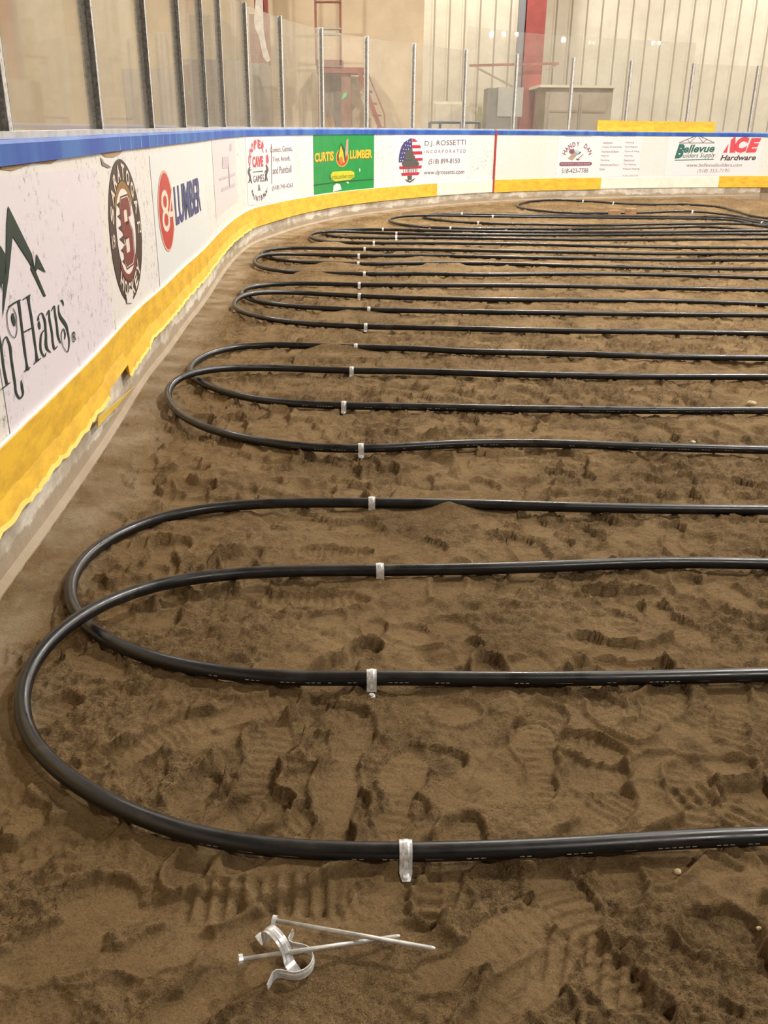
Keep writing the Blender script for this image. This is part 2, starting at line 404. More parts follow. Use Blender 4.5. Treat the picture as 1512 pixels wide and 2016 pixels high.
def pipe_curve(pts, k):
    Q = [G(p[0], p[1], p[2] if len(p) > 2 else .021) for p in pts]
    if k < 10:
        a, b = Q[0], Q[-1]
        Q = [a + np.array([2.6, 0, 0]), a + np.array([1.2, 0, 0])] + Q + [b + np.array([1.2, 0, 0]), b + np.array([2.6, 0, 0])]
    else:
        Q = [Q[0] + np.array([1.6, -.3, 0])] + Q + [Q[-1] + np.array([1.6, -.3, 0])]
    C, _ = resample(catmull(Q, .02), .03 if k < 4 else .05)
    C = smooth(C, 24 if k < 4 else 30)
    return C
CURVES = [pipe_curve(p, k) for k, p in enumerate(PIPES)]

def ss0(a, b, v):
    u = np.clip((v - a) / (b - a), 0, 1); return u*u*(3-2*u)
def build_sand():
    ys = [.55]
    while ys[-1] < 19.9: ys.append(ys[-1] + max(.0036, .0036 * ys[-1] ** 1.22))
    ys = np.array(ys); nc = 960
    t = np.linspace(0, 1, nc); t = t + .0
    xl = np.full_like(ys, -1.75); xr = 1.25 + .56 * ys
    X = xl[:, None] + (xr - xl)[:, None] * t[None]; Y = np.repeat(ys[:, None], nc, 1)
    X = X.astype(np.float64)
    h = .016 * fbm(X, Y, .55, 3, 1) + .011 * fbm(X, Y, .14, 4, 5, .6)
    loose = np.zeros_like(X)
    rough = np.clip(fbm(X, Y, .5, 3, 31) * 2.2 + .45, 0, 1)
    h += (.25 + rough) * .012 * fbm(X, Y, .035, 4, 40, .7) ; dn = fbm(X, Y * 1.25, .13, 3, 141, .55)
    h += (.25 + .75 * ss0(1.6, 3.6, Y)) * (-.074 * np.clip(dn - .09, 0, 1) + .02 * np.clip(dn, -1, .09)); loose += rough * .8
    rng = random.Random(5)
    sole = []
    for yb, ye, dens in ((.6, 3, 26), (3, 7, 19), (7, 12, 11), (12, 18.5, 6)):
        wdt = lambda y: 1.0 + .52 * y + 1.2
        n = int(dens * (ye - yb) * wdt((yb + ye) / 2))
        for _ in range(n):
            y = rng.uniform(yb, ye); x = rng.uniform(-1.2, .9 + .5 * y)
            sole.append((x, y))
    rng.shuffle(sole)
    def region(x, y, r):
        r0, r1 = np.searchsorted(ys, y - r), np.searchsorted(ys, y + r)
        if r1 - r0 < 3: return None
        a = (x - r - xl[r0]) / (xr[r1-1] - xl[r0]); b = (x + r - xl[r0]) / (xr[r0] - xl[r0])
        c0, c1 = max(0, int(a * nc)), min(nc, int(b * nc) + 2)
        if c1 - c0 < 3: return None
        return slice(r0, r1), slice(c0, c1)
    def ss(e0, e1, v):
        u = np.clip((v - e0) / (e1 - e0), 0, 1); return u*u*(3-2*u)
    def stamp(x, y, a, L=1.0, depth=.016, tread=.003, kind=0, seed=0):
        tread = min(tread, .002)
        R = region(x, y, .24 * L)
        if R is None: return
        xx = X[R] - x; yy = Y[R] - y
        wob = .016 * vn(X[R] / .05, Y[R] / .05, seed)
        u = (xx * math.cos(a) + yy * math.sin(a)) / L + wob; v = (-xx * math.sin(a) + yy * math.cos(a)) / L + wob
        if kind == 0:
            q = np.minimum(np.minimum(((u-.062)/.092)**2 + (v/.052)**2, ((u+.092)/.056)**2 + (v/.041)**2), (u/.10)**2 + (v/.033)**2)
        elif kind == 1: q = (u/.07)**2 + (v/.052)**2
        else: q = np.maximum(np.abs(u)/.13, np.abs(v)/.055)**2
        q = np.sqrt(q)
        m = 1 - ss(.90, 1.03, q)
        if m.sum() < 3: return
        lvl = (h[R] * m).sum() / m.sum() - depth * .55
        tr = tread * np.sign(np.sin(u * 2 * math.pi / .026 + 1.2 * np.abs(v) / .05)) * (vn(X[R]/.08, Y[R]/.08, seed+3) > -.12)
        tgt = lvl + tr + u * .05 * depth / .016 * .5 + .003 * vn(X[R]/.06, Y[R]/.06, seed+7)
        rim = depth * .55 * np.exp(-((q - 1.14) / .11) ** 2) * np.clip(.6 + 1.6 * vn(X[R]/.07, Y[R]/.07, seed+11), 0, 1.4)
        h[R] = h[R] * (1 - m) + tgt * m + rim * (1 - m); loose[R] *= (1 - m)
    for i, (x, y) in enumerate(sole):
        stamp(x, y, rng.uniform(0, 6.28), rng.uniform(.85, 1.08), rng.uniform(.012, .029), rng.choice([0, 0, 0, .0008, .0014, .002]),
              rng.choices([0, 1, 2], [6, 3, 1])[0], i * 1.7)
        if i == int(len(sole) * .55):
            r2 = np.clip(fbm(X, Y, .33, 3, 61) * 3.2, 0, 1)
            h[:] += r2 * .011 * fbm(X, Y, .045, 4, 44, .66); loose[:] = np.maximum(loose, r2)
    r3 = np.clip(fbm(X, Y, .4, 3, 71) * 3 - .15, 0, 1)
    h += r3 * .012 * fbm(X, Y, .032, 4, 77, .68); loose = np.maximum(loose, r3)
    # particular prints the photo shows
    for px, py, a, L, dp, tr, kd in [(90,1650,.5,1.0,.034,.003,0),(385,1560,1.2,1.05,.022,.001,1),(330,1790,.1,.95,.028,0,0),(200,1770,.0,1.1,.024,0,1),
            (660,1590,1.6,1.0,.026,.001,0),(790,1560,1.4,1.0,.024,.002,0),(1060,1500,1.5,1.0,.02,.003,0),(1370,1580,1.4,1.0,.02,.004,0),(440,1930,.9,1.2,.03,.001,0),
            (1010,1960,.9,1.1,.03,.001,0),(1150,1830,1.9,1.1,.02,.004,0),(950,1870,.6,1.0,.024,.001,0),(1290,1400,.9,1.0,.02,.003,0),(520,1480,1.5,1.0,.022,.003,0),
            (470,1400,.4,1.0,.02,.003,0),(900,1400,.3,.9,.02,0,1),(740,1235,1.5,.7,.024,0,1),(640,1215,.3,.9,.02,0,1),(960,900,.2,.7,.024,0,1),(110,1860,.4,1.2,.02,0,1)]:
        g = G(px, py); stamp(g[0], g[1], a, L, dp * .75, tr * .6, kd, px)
    # tyre tread ribs left of the spikes
    for (px, py, ww, hh, ang) in [(510,1765,.16,.05,.05),(1370,1555,.07,.035,.3),(830,1760,.1,.04,1.5),(1150,1890,.1,.07,-.3),(1450,1640,.13,.05,.9)]:
        g = G(px, py); R = region(g[0], g[1], .25)
        u = (X[R]-g[0])*math.cos(ang)+(Y[R]-g[1])*math.sin(ang); v = -(X[R]-g[0])*math.sin(ang)+(Y[R]-g[1])*math.cos(ang)
        m = (1 - ss(.8, 1.0, np.abs(u)/ww)) * (1 - ss(.75, 1.0, np.abs(v)/hh))
        h[R] += m * .0045 * np.tanh(2.2*np.sin(u*2*math.pi/.031)) - m * .003
    # smooth trowelled strip and a small heap along the curb
    Cc = WC + WN * .0
    sub = slice(None, None, 2)
    CX, CY = Cc[sub, 0], Cc[sub, 1]
    D = np.full(X.shape, 9.0)
    near = (X < -.1) | (Y > 8.0)
    ii = np.where(near.ravel())[0]; xx = X.ravel()[ii]; yy = Y.ravel()[ii]; dm = np.full(len(ii), 9.0)
    for cx, cy in zip(CX, CY):
        np.minimum(dm, np.hypot(xx - cx, yy - cy), out=dm)
    D.ravel()[ii] = dm
    band = 1 - ss(.10, .34, D + .10 * fbm(X, Y, .3, 3, 91))
    loose *= (1 - band)
    h = h * (1 - band * .85) - band * .004 + (1 - ss(0, .10, D)) * .006 + band * .003 * fbm(X, Y, .03, 3, 95)
    heap = ss(13.0, 16.5, Y) * ss(5.5, 7.5, X) * (1 - ss(.1, .9, D + .3 * fbm(X, Y, .5, 3, 97)))
    h += heap * .12
    # the bed below and beside each pipe
    for k, C in enumerate(CURVES):
        Cs = C[::2] if k < 4 else C
        step = .06
        for i in range(len(Cs)):
            cx, cy, cz = Cs[i]
            if cy < .5 or cx > 1.2 + .55 * cy: continue
            R = region(cx, cy, .085 + step)
            if R is None: continue
            j0, j1 = max(0, i - 1), min(len(Cs) - 1, i + 1)
            tx, ty = Cs[j1][0] - Cs[j0][0], Cs[j1][1] - Cs[j0][1]; L = math.hypot(tx, ty) or 1
            tx /= L; ty /= L
            dx = X[R] - cx; dy = Y[R] - cy
            al = dx * tx + dy * ty; d = np.abs(-dx * ty + dy * tx)
            inr = np.abs(al) < step * .75
            lim = cz - RP + .012 + .012 * vn(X[R]/.13, Y[R]/.09, 200 + k) + np.clip((d - RP) * .5, 0, 1)
            lim = np.where(d < RP * 1.1, np.minimum(lim, cz - .004), lim)
            sel = inr & (d < .085)
            h[R] = np.where(sel & (h[R] > lim), lim, h[R])
    # a few places where sand has slumped over a run
    for px0, px1, py, amt in [(598,700,537.5,.035),(708,716,520,.0),(640,700,519,.03),(640,690,683,.026),(826,890,503,.022),(700,760,643,.0),(845,905,522,.03),
                              (640,665,478,.02),(886,894,992,.022),(1240,1300,568,.0),(690,735,609,.012)]:
        for px in range(px0, px1, 8):
            g = G(px, py, .02); R = region(g[0], g[1], .2)
            if R is None or amt == 0: continue
            q = ((X[R]-g[0])/.09)**2 + ((Y[R]-g[1])/.055)**2
            h[R] = np.maximum(h[R], (amt + .016) * np.exp(-q) + .006 * vn(X[R]/.03, Y[R]/.03, px))
    # bed flat under the loose hardware
    g = G(640, 1880); R = region(g[0], g[1], .3)
    q = ((X[R]-g[0])/.24)**2 + ((Y[R]-g[1])/.09)**2
    m = 1 - ss(.5, 1.3, q); h[R] = h[R] * (1 - m * .75) - m * .004
    nr = len(ys)
    V = np.stack([X, Y, h], 2).reshape(-1, 3).astype(np.float32)
    idx = np.arange(nr * nc).reshape(nr, nc)
    Fq = np.stack([idx[:-1, :-1], idx[:-1, 1:], idx[1:, 1:], idx[1:, :-1]], 2).reshape(-1, 4).astype(np.int32)
    me = bpy.data.meshes.new('floor'); me.vertices.add(len(V)); me.vertices.foreach_set('co', V.ravel())
    me.loops.add(Fq.size); me.loops.foreach_set('vertex_index', Fq.ravel())
    me.polygons.add(len(Fq)); me.polygons.foreach_set('loop_start', np.arange(0, Fq.size, 4, dtype=np.int32))
    me.polygons.foreach_set('use_smooth', np.ones(len(Fq), bool))
    me.update(calc_edges=True); me.materials.append(M['sand'])
    la = me.attributes.new('loose', 'FLOAT', 'POINT'); la.data.foreach_set('value', np.clip(loose + .25 * fbm(X, Y, .05, 3, 88), 0, 1).astype(np.float32).ravel())
    lb = me.attributes.new('dust', 'FLOAT', 'POINT'); lb.data.foreach_set('value', np.clip(band, 0, 1).astype(np.float32).ravel())
    o = bpy.data.objects.new('floor', me); COL.objects.link(o); tag(o, kind='structure')
    def height(x, y):
        r = min(max(np.searchsorted(ys, y), 1), nr - 1); c = int((x - xl[r]) / (xr[r] - xl[r]) * nc)
        return float(h[r, min(max(c, 0), nc - 1)])
    return height
sand_z = build_sand()
# deep subsoil beyond the modelled bed, so nothing hovers over a void
tag(MB().box((-9.5, -42, -.30), (72, 24.5, -.12)).build('floor', M['sand']), kind='structure')

# ------------------------------------------------------------------ building shell
YB, YT, XL_ = 24.0, 21.6, -9.0
tag(MB().box((XL_ - .2, -42, -.3), (XL_, YT + .2, 9.2)).build('wall_left', M['greywall']), kind='structure')
xt = B(832, 150, YT)[0]
tag(MB().box((XL_, YT, -.3), (xt, YT + .2, 9.2)).build('wall_partition', M['tanwall']), kind='structure')
tag(MB().box((xt - .2, YT + .2, -.3), (xt, YB, 9.2)).build('wall_return', M['tanwall']), kind='structure')
rw = MB(); rl = []
x0r = B(851, 100, YB)[0]; pit = (B(1391, 100, YB)[0] - B(1154, 100, YB)[0]) / 8
xs_ = [xt - .2]; x = x0r - pit
prof = []
while x < 71: prof.append(x); x += pit
V = []; X0 = xt - .2
pts = [(X0, 0)]
for x in prof:
    if x - .05 > X0: pts += [(x - .05, 0), (x - .02, -.012), (x + .01, -.012), (x + .012, 0)]
pts.append((72, 0))
V = [(a, YB + b, z) for z in (-.3, 9.2) for a, b in pts]; n = len(pts)
V += [(X0, YB + .2, -.3), (72, YB + .2, -.3), (X0, YB + .2, 9.2), (72, YB + .2, 9.2)]
Fc = [(i, i+1, n+i+1, n+i) for i in range(n-1)] + [(2*n, 2*n+2, 2*n+3, 2*n+1)]
wb = mesh('wall_back', V, Fc, M['ribwall']); tag(wb, kind='structure')
rj = MB()
for x in prof:
    if x - .05 > X0: rj.box((x + .012, YB - .004, -.3), (x + .052, YB + .0, 9.2))
o = rj.build('rib_joint', M['ribline'], wb); o['kind'] = 'stuff'
tag(MB().box((XL_ - .2, -42, 9.2), (72, YB + .2, 9.4)).build('ceiling', M['ceil']), kind='structure')

# ------------------------------------------------------------------ lamps under the roof
def lamp(x, y, first=[None]):
    if first[0] is None:
        t = empty('high_bay_lamp')
        V = []; n = 24
        pr = [(.06, .42), (.12, .40), (.14, .22), (.30, 0), (.285, 0), (.12, .21), (.10, .38)]
        for r, z in pr: V += [(r*math.cos(2*math.pi*k/n), r*math.sin(2*math.pi*k/n), z) for k in range(n)]
        Fc = [(i*n+k, i*n+(k+1) % n, (i+1)*n+(k+1) % n, (i+1)*n+k) for i in range(len(pr)-1) for k in range(n)]
        Fc.append(tuple(range(n-1, -1, -1)))
        mesh('reflector', V, Fc, M['reflector'], t, True)
        V = [(.24*math.cos(a)*math.cos(2*math.pi*k/n), .24*math.cos(a)*math.sin(2*math.pi*k/n), -.01 - .24*math.sin(a)) for a in (0, .35, .7, 1.05, 1.4) for k in range(n)]
        mesh('lens', V, [(i*n+(k+1) % n, i*n+k, (i+1)*n+k, (i+1)*n+(k+1) % n) for i in range(4) for k in range(n)] + [tuple(range(4*n, 5*n))], M['lens'], t, True)
        MB().bar((0, 0, .42), (0, 0, 9.2 - LAMP_Z), .012).build('hanger', M['gasket'], t)
        first[0] = t
    else:
        t = first[0].copy(); COL.objects.link(t)
        for ch in list(first[0].children):
            if ch.type == 'MESH':
                c = ch.copy(); COL.objects.link(c); c.parent = t
    t.location = (x, y, LAMP_Z)
    tag(t, 'high bay lamp with a spun metal reflector hanging under the roof', 'lamp', 'high bay lamps over the rink')
    return t
LAMP_OBJS = [lamp(x, y) for x, y in LAMPS]
for t in LAMP_OBJS:
    if t.location.x > 30: continue          # the far end of the hall glows by its lenses alone
    ld = bpy.data.lights.new('lamp_light', 'AREA'); ld.shape = 'DISK'; ld.size = .5; ld.energy = WALL_LAMP_W if t.location.y > 20 else 340.0 if t.location.y < 0 else LAMP_W; ld.color = (1, .955, .885)  # weaker power is for the added front fill behind the eye
    lo = bpy.data.objects.new('lamp_light', ld); COL.objects.link(lo); lo.parent = t; lo.location = (0, 0, -.27)

# ------------------------------------------------------------------ boards, curb, kick plates
s_red = hit(974, 300)[0]
s_curb_end = hit(1496, 380)[0]
curb = sweep('trim_1', .0, s_curb_end, [(0.022, -.14), (0.022, .004), (.0, .022), (0.0, KICK - .012), (-.004, KICK), (-.25, KICK), (-.25, -.14)], M['concrete'])
tag(curb, kind='structure')
tag(sweep('trim_2', s_curb_end, SMAX - .01, [(-.12, -.14), (-.12, KICK), (-.25, KICK), (-.25, -.14)], M['concrete']), kind='structure')
side = empty('rink_boards', wp(0, -.05, KICK)); tag(side, 'scuffed white rink boards curving round the left corner up to the red line', 'rink boards')
end = empty('rink_boards', wp(s_red, -.05, KICK)); tag(end, 'straight white rink boards at the far end, right of the red line', 'rink boards')
def par(o, p):                       # parent and keep world-space mesh coordinates
    o.parent = p; o.matrix_parent_inverse = Matrix.Translation(p.location).inverted(); return o
def board(root, s0, s1, mat):
    par(sweep('facing_panel', s0, s1, rect(0, KICK, -.09, CAPH - .055), mat), root)
    par(sweep('cap_rail', s0, s1, [(.012, CAPH - .075), (.012, CAPH - .012), (.004, CAPH), (-.13, CAPH), (-.13, CAPH - .075)], M['blue']), root)
    par(sweep('sill_channel', s0, s1, rect(-.028, CAPH, -.10, CAPH + .022), M['alu_light']), root)
board(side, 0, s_red - .021, M['board']); board(end, s_red + .022, SMAX - .01, M['board2'])
def kz(pts):                          # kick plate top as (s, z)
    q = sorted(hit(a, b, .01) for a, b in pts); return [a for a, _ in q], [b for _, b in q]
KT = kz([(0,874),(60,815),(145,736),(233,646),(291,590),(344,543),(397,495),(441,450),(486,415),(520,404),(618,388),(737,372),(858,361.5)])
KZ = float(np.median(KT[1])); print('KICKTOP', KZ, [round(v, 3) for v in KT[1]])
def ktop(s): return float(np.interp(s, KT[0], KT[1])) * .5 + KZ * .5
rk = random.Random(3)
sA = hit(201, 780)[0]; sB = hit(240, 735)[0]; sC = hit(281, 678)[0]; sD = hit(500, 440)[0]
tear = [(s_, rk.uniform(0, 1)) for s_ in np.arange(0, sD, .045)]
def kbot(s):
    if s > sD: return KICK - .004
    e = float(np.interp(s, [a for a, _ in tear], [b for _, b in tear]))
    z = KICK - .002 + .018 * e
    if sA < s < sB: z = KICK + .045
    elif sB <= s < sC: z = KICK - .03 + .02 * e
    return z
def kprof(s):
    zt, zb = ktop(s), kbot(s); fl = .022 if s < sD else .006
    m1 = zb + (zt - zb) * .35
    return [(.004, zt), (.016, zt - .004), (.018, m1), (.016 + fl, zb), (.012 + fl, zb), (.004, m1)]
s_y1 = hit(859, 375)[0]
yk = par(sweep('kick_plate', 0, s_y1, kprof, M['yellow'], step=.025), side); yk['label'] = 'yellow kick plate with a ragged torn lower edge'
wk = par(sweep('kick_plate', s_y1 + .004, s_red - .022, rect(.014, KICK - .002, 0, KZ), M['kickwhite']), side); wk['label'] = 'cream kick plate'
par(sweep('kick_highlight', 0, s_y1, lambda s: [(.003, ktop(s)), (.003, ktop(s) + .004), (.013, ktop(s) + .001), (.013, ktop(s) - .002)], M['edgehighlight'], step=.05), side)['label'] = 'thin white highlight painted along the top edge of the kick plate'  # narrow white strip paints in the highlight along the plate's top edge
# torn sliver peeling away below the gap
def sliver(s):
    u = (s - sA + .10) / (sB - sA + .10)
    w_ = .030 * (1 - u) + .006
    z = KICK - .055 - .02 * u
    return [(.03 + .02 * u, z), (.036 + .02 * u, z + w_), (.04 + .02 * u, z + w_), (.034 + .02 * u, z)]
par(sweep('torn_strip', sA - .25, sB, sliver, M['yellow2'], step=.03), side)['label'] = 'peeling yellow strip torn from the kick plate'
def lip(s):
    zb = kbot(s)
    return [(.020, zb + .028), (.040, zb - .001), (.043, zb - .0), (.0235, zb + .031)]
par(sweep('torn_lip', 0, sA - .02, lip, M['yellow2'], step=.03), side)
par(sweep('torn_lip', sB + .01, sD - .3, lip, M['yellow2'], step=.03), side)
s1, s2 = s_red + .022, hit(1182, 360)[0]
par(sweep('kick_plate', s1, s2, rect(.018, KICK - .012, 0, KZ - .005), M['yellow']), end)['label'] = 'yellow kick plate, left piece'
s3 = hit(1414, 360)[0]
par(sweep('kick_plate', s2 + .005, s3, rect(.014, KICK - .002, 0, KZ - .01), M['kickwhite']), end)['label'] = 'cream kick plate'
par(sweep('kick_plate', s3, SMAX - .02, rect(.020, KICK - .006, 0, KZ + .01), M['yellow']), end)['label'] = 'yellow kick plate, right piece'
par(sweep('red_line', s_red - .0205, s_red + .018, rect(.0225, KICK - .004, -.09, CAPH - .001), ink('red_line_ink', 176, 62, 62), step=.02), side)
# pale seams across the blue rail
sm = [hit(px, 280)[0] for px in (230, 252, 273, 290, 305, 318, 330, 343, 355, 368, 382, 395, 405, 418)]
for a in sm: par(sweep('cap_seam', a, a + .012, rect(.0132, CAPH - .074, .0, CAPH - .013), M['seam'], step=.01), side)
# patch torn out of the facing below the blue rail, and a hanging shred by the round emblem
# ------------------------------------------------------------------ writing and marks on the boards
def fill2d(V, Fc, step=.05):
    """flat faces in (s, z) cut every few centimetres so they follow the curving boards"""
    import bmesh
    bm = bmesh.new(); vs = [bm.verts.new((a, b, 0)) for a, b in V]
    for f in Fc:
        try: bm.faces.new([vs[i] for i in f])
        except ValueError: pass
    bmesh.ops.triangulate(bm, faces=bm.faces[:])
    a = min(v[0] for v in V); b = max(v[0] for v in V); k = math.ceil(a / step) * step
    while k < b:
        bmesh.ops.bisect_plane(bm, geom=bm.verts[:] + bm.edges[:] + bm.faces[:], plane_co=(k, 0, 0), plane_no=(1, 0, 0)); k += step
    bm.verts.index_update()
    V2 = [(v.co.x, v.co.y) for v in bm.verts]; F2 = []
    for f in bm.faces:
        q = [v.index for v in f.verts]
        ar = sum(V2[q[i]][0]*V2[q[(i+1) % len(q)]][1] - V2[q[(i+1) % len(q)]][0]*V2[q[i]][1] for i in range(len(q)))
        F2.append(tuple(q) if ar > 0 else tuple(q[::-1]))
    bm.free(); return V2, F2
def onwall(name, V, Fc, mat, off):
    V, Fc = fill2d(V, Fc)
    return mesh(name, [wp(s, off, z) for s, z in V], Fc, mat)
_tc = {}
def text2d(txt, bold=0.0, shear=0.0, space=1.0):
    key = (txt, bold, shear, space)
    if key in _tc: return _tc[key]
    cu = bpy.data.curves.new('txt', 'FONT'); cu.body = txt; cu.offset = bold; cu.shear = shear; cu.space_character = space
    cu.resolution_u = 3; cu.fill_mode = 'FRONT'
    o = bpy.data.objects.new('txt', cu); COL.objects.link(o)
    dg = bpy.context.evaluated_depsgraph_get(); dg.update()
    me = bpy.data.meshes.new_from_object(o.evaluated_get(dg))
    V = [(v.co.x, v.co.y) for v in me.vertices]; Fc = [tuple(p.vertices) for p in me.polygons]
    bpy.data.objects.remove(o); bpy.data.meshes.remove(me); bpy.data.curves.remove(cu)
    x0 = min(v[0] for v in V); x1 = max(v[0] for v in V); y0 = min(v[1] for v in V); y1 = max(v[1] for v in V)
    _tc[key] = ([((a-x0)/(x1-x0), (b-y0)/(y1-y0)) for a, b in V], Fc, (x1-x0)/(y1-y0)); return _tc[key]
def T_(name, txt, box, mat, part, off=.005, bold=0.0, shear=0.0, space=1.0):
    """box: photo points (xl, yl_top, yl_bottom, xr, yr_top, yr_bottom)"""
    xl, a, b, xr, c, d = box
    sl, zt1 = hit(xl, a); _, zb1 = hit(xl, b); s_r, zt2 = hit(xr, c); _, zb2 = hit(xr, d)
    V, Fc, _ = text2d(txt, bold, shear, space)
    W = []
    for u, v in V:
        zb = zb1 + (zb2 - zb1) * u; zt = zt1 + (zt2 - zt1) * u
        W.append((sl + (s_r - sl) * u, zb + (zt - zb) * v))
    return sub_(onwall(name, W, Fc, mat, off), part)
def sub_(o, part):                    # sub-part of a part whose own origin is its root's
    o.parent = part
    return o
def sheet(root, pts, mat, label, name='advert_sheet', off=.0022):
    (xl, yt, yb, xr, yt2, yb2) = pts
    sl, zt = hit(xl, yt); _, zb = hit(xl, yb); s_r, zt2 = hit(xr, yt2); _, zb2 = hit(xr, yb2)
    n = max(3, int((s_r - sl) / .06)); V = []; Fc = []
    for i in range(n + 1):
        u = i / n; s = sl + (s_r - sl) * u
        V += [wp(s, off, zb + (zb2 - zb) * u), wp(s, off, zt + (zt2 - zt) * u)]
        if i: Fc.append((2*i-2, 2*i, 2*i+1, 2*i-1))
    o = par(mesh(name, V, Fc, mat), root); o['label'] = label; return o
def P_(name, polys, mat, part, off=.005):   # filled outlines given in photo points
    V = []; Fc = []
    for pl in polys:
        n = len(V); q = [hit(a, b) for a, b in pl]
        V += q; Fc.append(tuple(range(n, n + len(q))))
    return sub_(onwall(name, V, Fc, mat, off), part)
def S_(name, strokes, mat, part, off=.005, k=1.0):   # brush strokes: points (x, y, width in px)
    V = []; Fc = []
    for st in strokes:
        A = np.array(st, float); d = np.r_[0, np.cumsum(np.linalg.norm(np.diff(A[:, :2], axis=0), axis=1))]
        C = catmull(A, 2.0) if len(A) > 2 else np.array([A[0] + (A[1]-A[0]) * t for t in np.linspace(0, 1, 4)])
        tg = np.gradient(C[:, :2], axis=0); tg /= np.maximum(np.linalg.norm(tg, axis=1), 1e-6)[:, None]
        nn = np.stack([-tg[:, 1], tg[:, 0]], 1)
        n = len(V)
        for p, q in zip(C, nn):
            for sg in (-1, 1):
                s, z = hit(p[0] + sg*q[0]*p[2]*k/2, p[1] + sg*q[1]*p[2]*k/2); V.append(wp(s, off, z))
        Fc += [(n+2*i, n+2*i+1, n+2*i+3, n+2*i+2) for i in range(len(C)-1)]
    return sub_(mesh(name, V, Fc, mat), part)
def disc_pts(c, a, b, t0=0, t1=360, n=48):
    return [(c[0] + a*math.cos(math.radians(t)), c[1] + b*math.sin(math.radians(t))) for t in np.linspace(t0, t1, n)]
def SZ(name, polys, mat, part, off=.005):   # filled outlines already in (s, z)
    V = []; Fc = []
    for pl in polys:
        n = len(V); V += list(pl); Fc.append(tuple(range(n, n + len(pl))))
    return sub_(onwall(name, V, Fc, mat, off), part)
def ring(name, c, a1, b1, a0, b0, mat, part, off, t0=0, t1=360, n=64):
    V = []; Fc = []
    for i, t in enumerate(np.linspace(math.radians(t0), math.radians(t1), n)):
        for a, b in ((a1, b1), (a0, b0)): V.append(wp(c[0] + a*math.cos(t), off, c[1] + b*math.sin(t)))
        if i: Fc.append((2*i-2, 2*i-1, 2*i+1, 2*i))
    return sub_(mesh(name, V, Fc, mat), part)
def arc_text(name, txt, c, a, b, hgt, wid, t0, t1, mat, part, off, inward=False, bold=.02):
    """letters on an ellipse arc, (s, z) space; inward: letter tops point to the centre"""
    V = []; Fc = []
    L = len(txt)
    for i, ch in enumerate(txt):
        if ch == ' ': continue
        t = math.radians(t0 + (t1 - t0) * (i / max(1, L - 1)))
        V2, F2, asp = text2d(ch, bold)
        ww = wid * (.45 if ch in "I'1." else 1)
        cs, cz = c[0] + a*math.cos(t), c[1] + b*math.sin(t)
        up = np.array([math.cos(t), math.sin(t)]) * (-1 if inward else 1); rt = np.array([up[1], -up[0]])
        hh = hgt * (.35 if ch == "'" else 1); base = hgt - hh
        n = len(V)
        for u, v in V2:
            p = rt * (u - .5) * ww + up * (base + v * hh - hgt / 2)
            V.append((cs + p[0], cz + p[1]))
        Fc += [tuple(k + n for k in f) for f in F2]
    return sub_(onwall(name, V, Fc, mat, off), part)

dkg = ink('dark_green_ink', 40, 62, 58); blk = ink('black_ink', 60, 60, 62); maroon = ink('maroon_ink', 128, 62, 62)
darkbrown = ink('dark_brown_ink', 74, 60, 60); cream = ink('cream_ink', 236, 222, 205); gold = ink('gold_ink', 152, 112, 62)
redm = ink('worn_red_ink', 196, 66, 66); pink = ink('faded_red_ink', 206, 92, 104); grey = ink('faded_grey_ink', 128, 122, 126)
palelav = ink('pale_lavender_ink', 205, 192, 205); white = ink('white_ink', 240, 232, 228); navy = ink('navy_ink', 70, 78, 132)
grn = ink('bright_green_sheet', 28, 150, 74, .12, 5); grn_dk = ink('deep_green_ink', 20, 96, 58); yel = ink('yellow_ink', 232, 196, 60)
orange = ink('orange_ink', 214, 112, 48); teal = ink('teal_ink', 52, 112, 104); acered = ink('coral_red_ink', 222, 82, 96); mauve = ink('mauve_ink', 140, 92, 108)
tan = ink('tan_ink', 176, 160, 140); ltblue = ink('light_blue_ink', 178, 210, 222); flagred = ink('flag_red_ink', 196, 48, 72); flagblue = ink('flag_blue_ink', 74, 70, 124)
hazelgrey = ink('dark_house_ink', 92, 92, 90); dkgrey = ink('charcoal_ink', 92, 90, 92)

def polywall(name, pts, mat, parent, off=.003):
    q = [hit(a, b) for a, b in pts]
    return par(onwall(name, q, [tuple(range(len(q)))], mat, off), parent)
bare = plain('bare_backing', srgb(176, 150, 122), .8, var=.2)
polywall('bare_patch', [(0,322),(60,318),(118,311),(100,322),(62,322),(40,330),(22,336),(0,333)], bare, side)
polywall('bare_patch', [(196,300),(240,297),(236,303),(222,310),(206,309)], bare, side)
polywall('bare_patch', [(196,308),(204,320),(214,326),(218,329),(212,331),(200,326)], ink('grey_shred', 130, 122, 118), side)

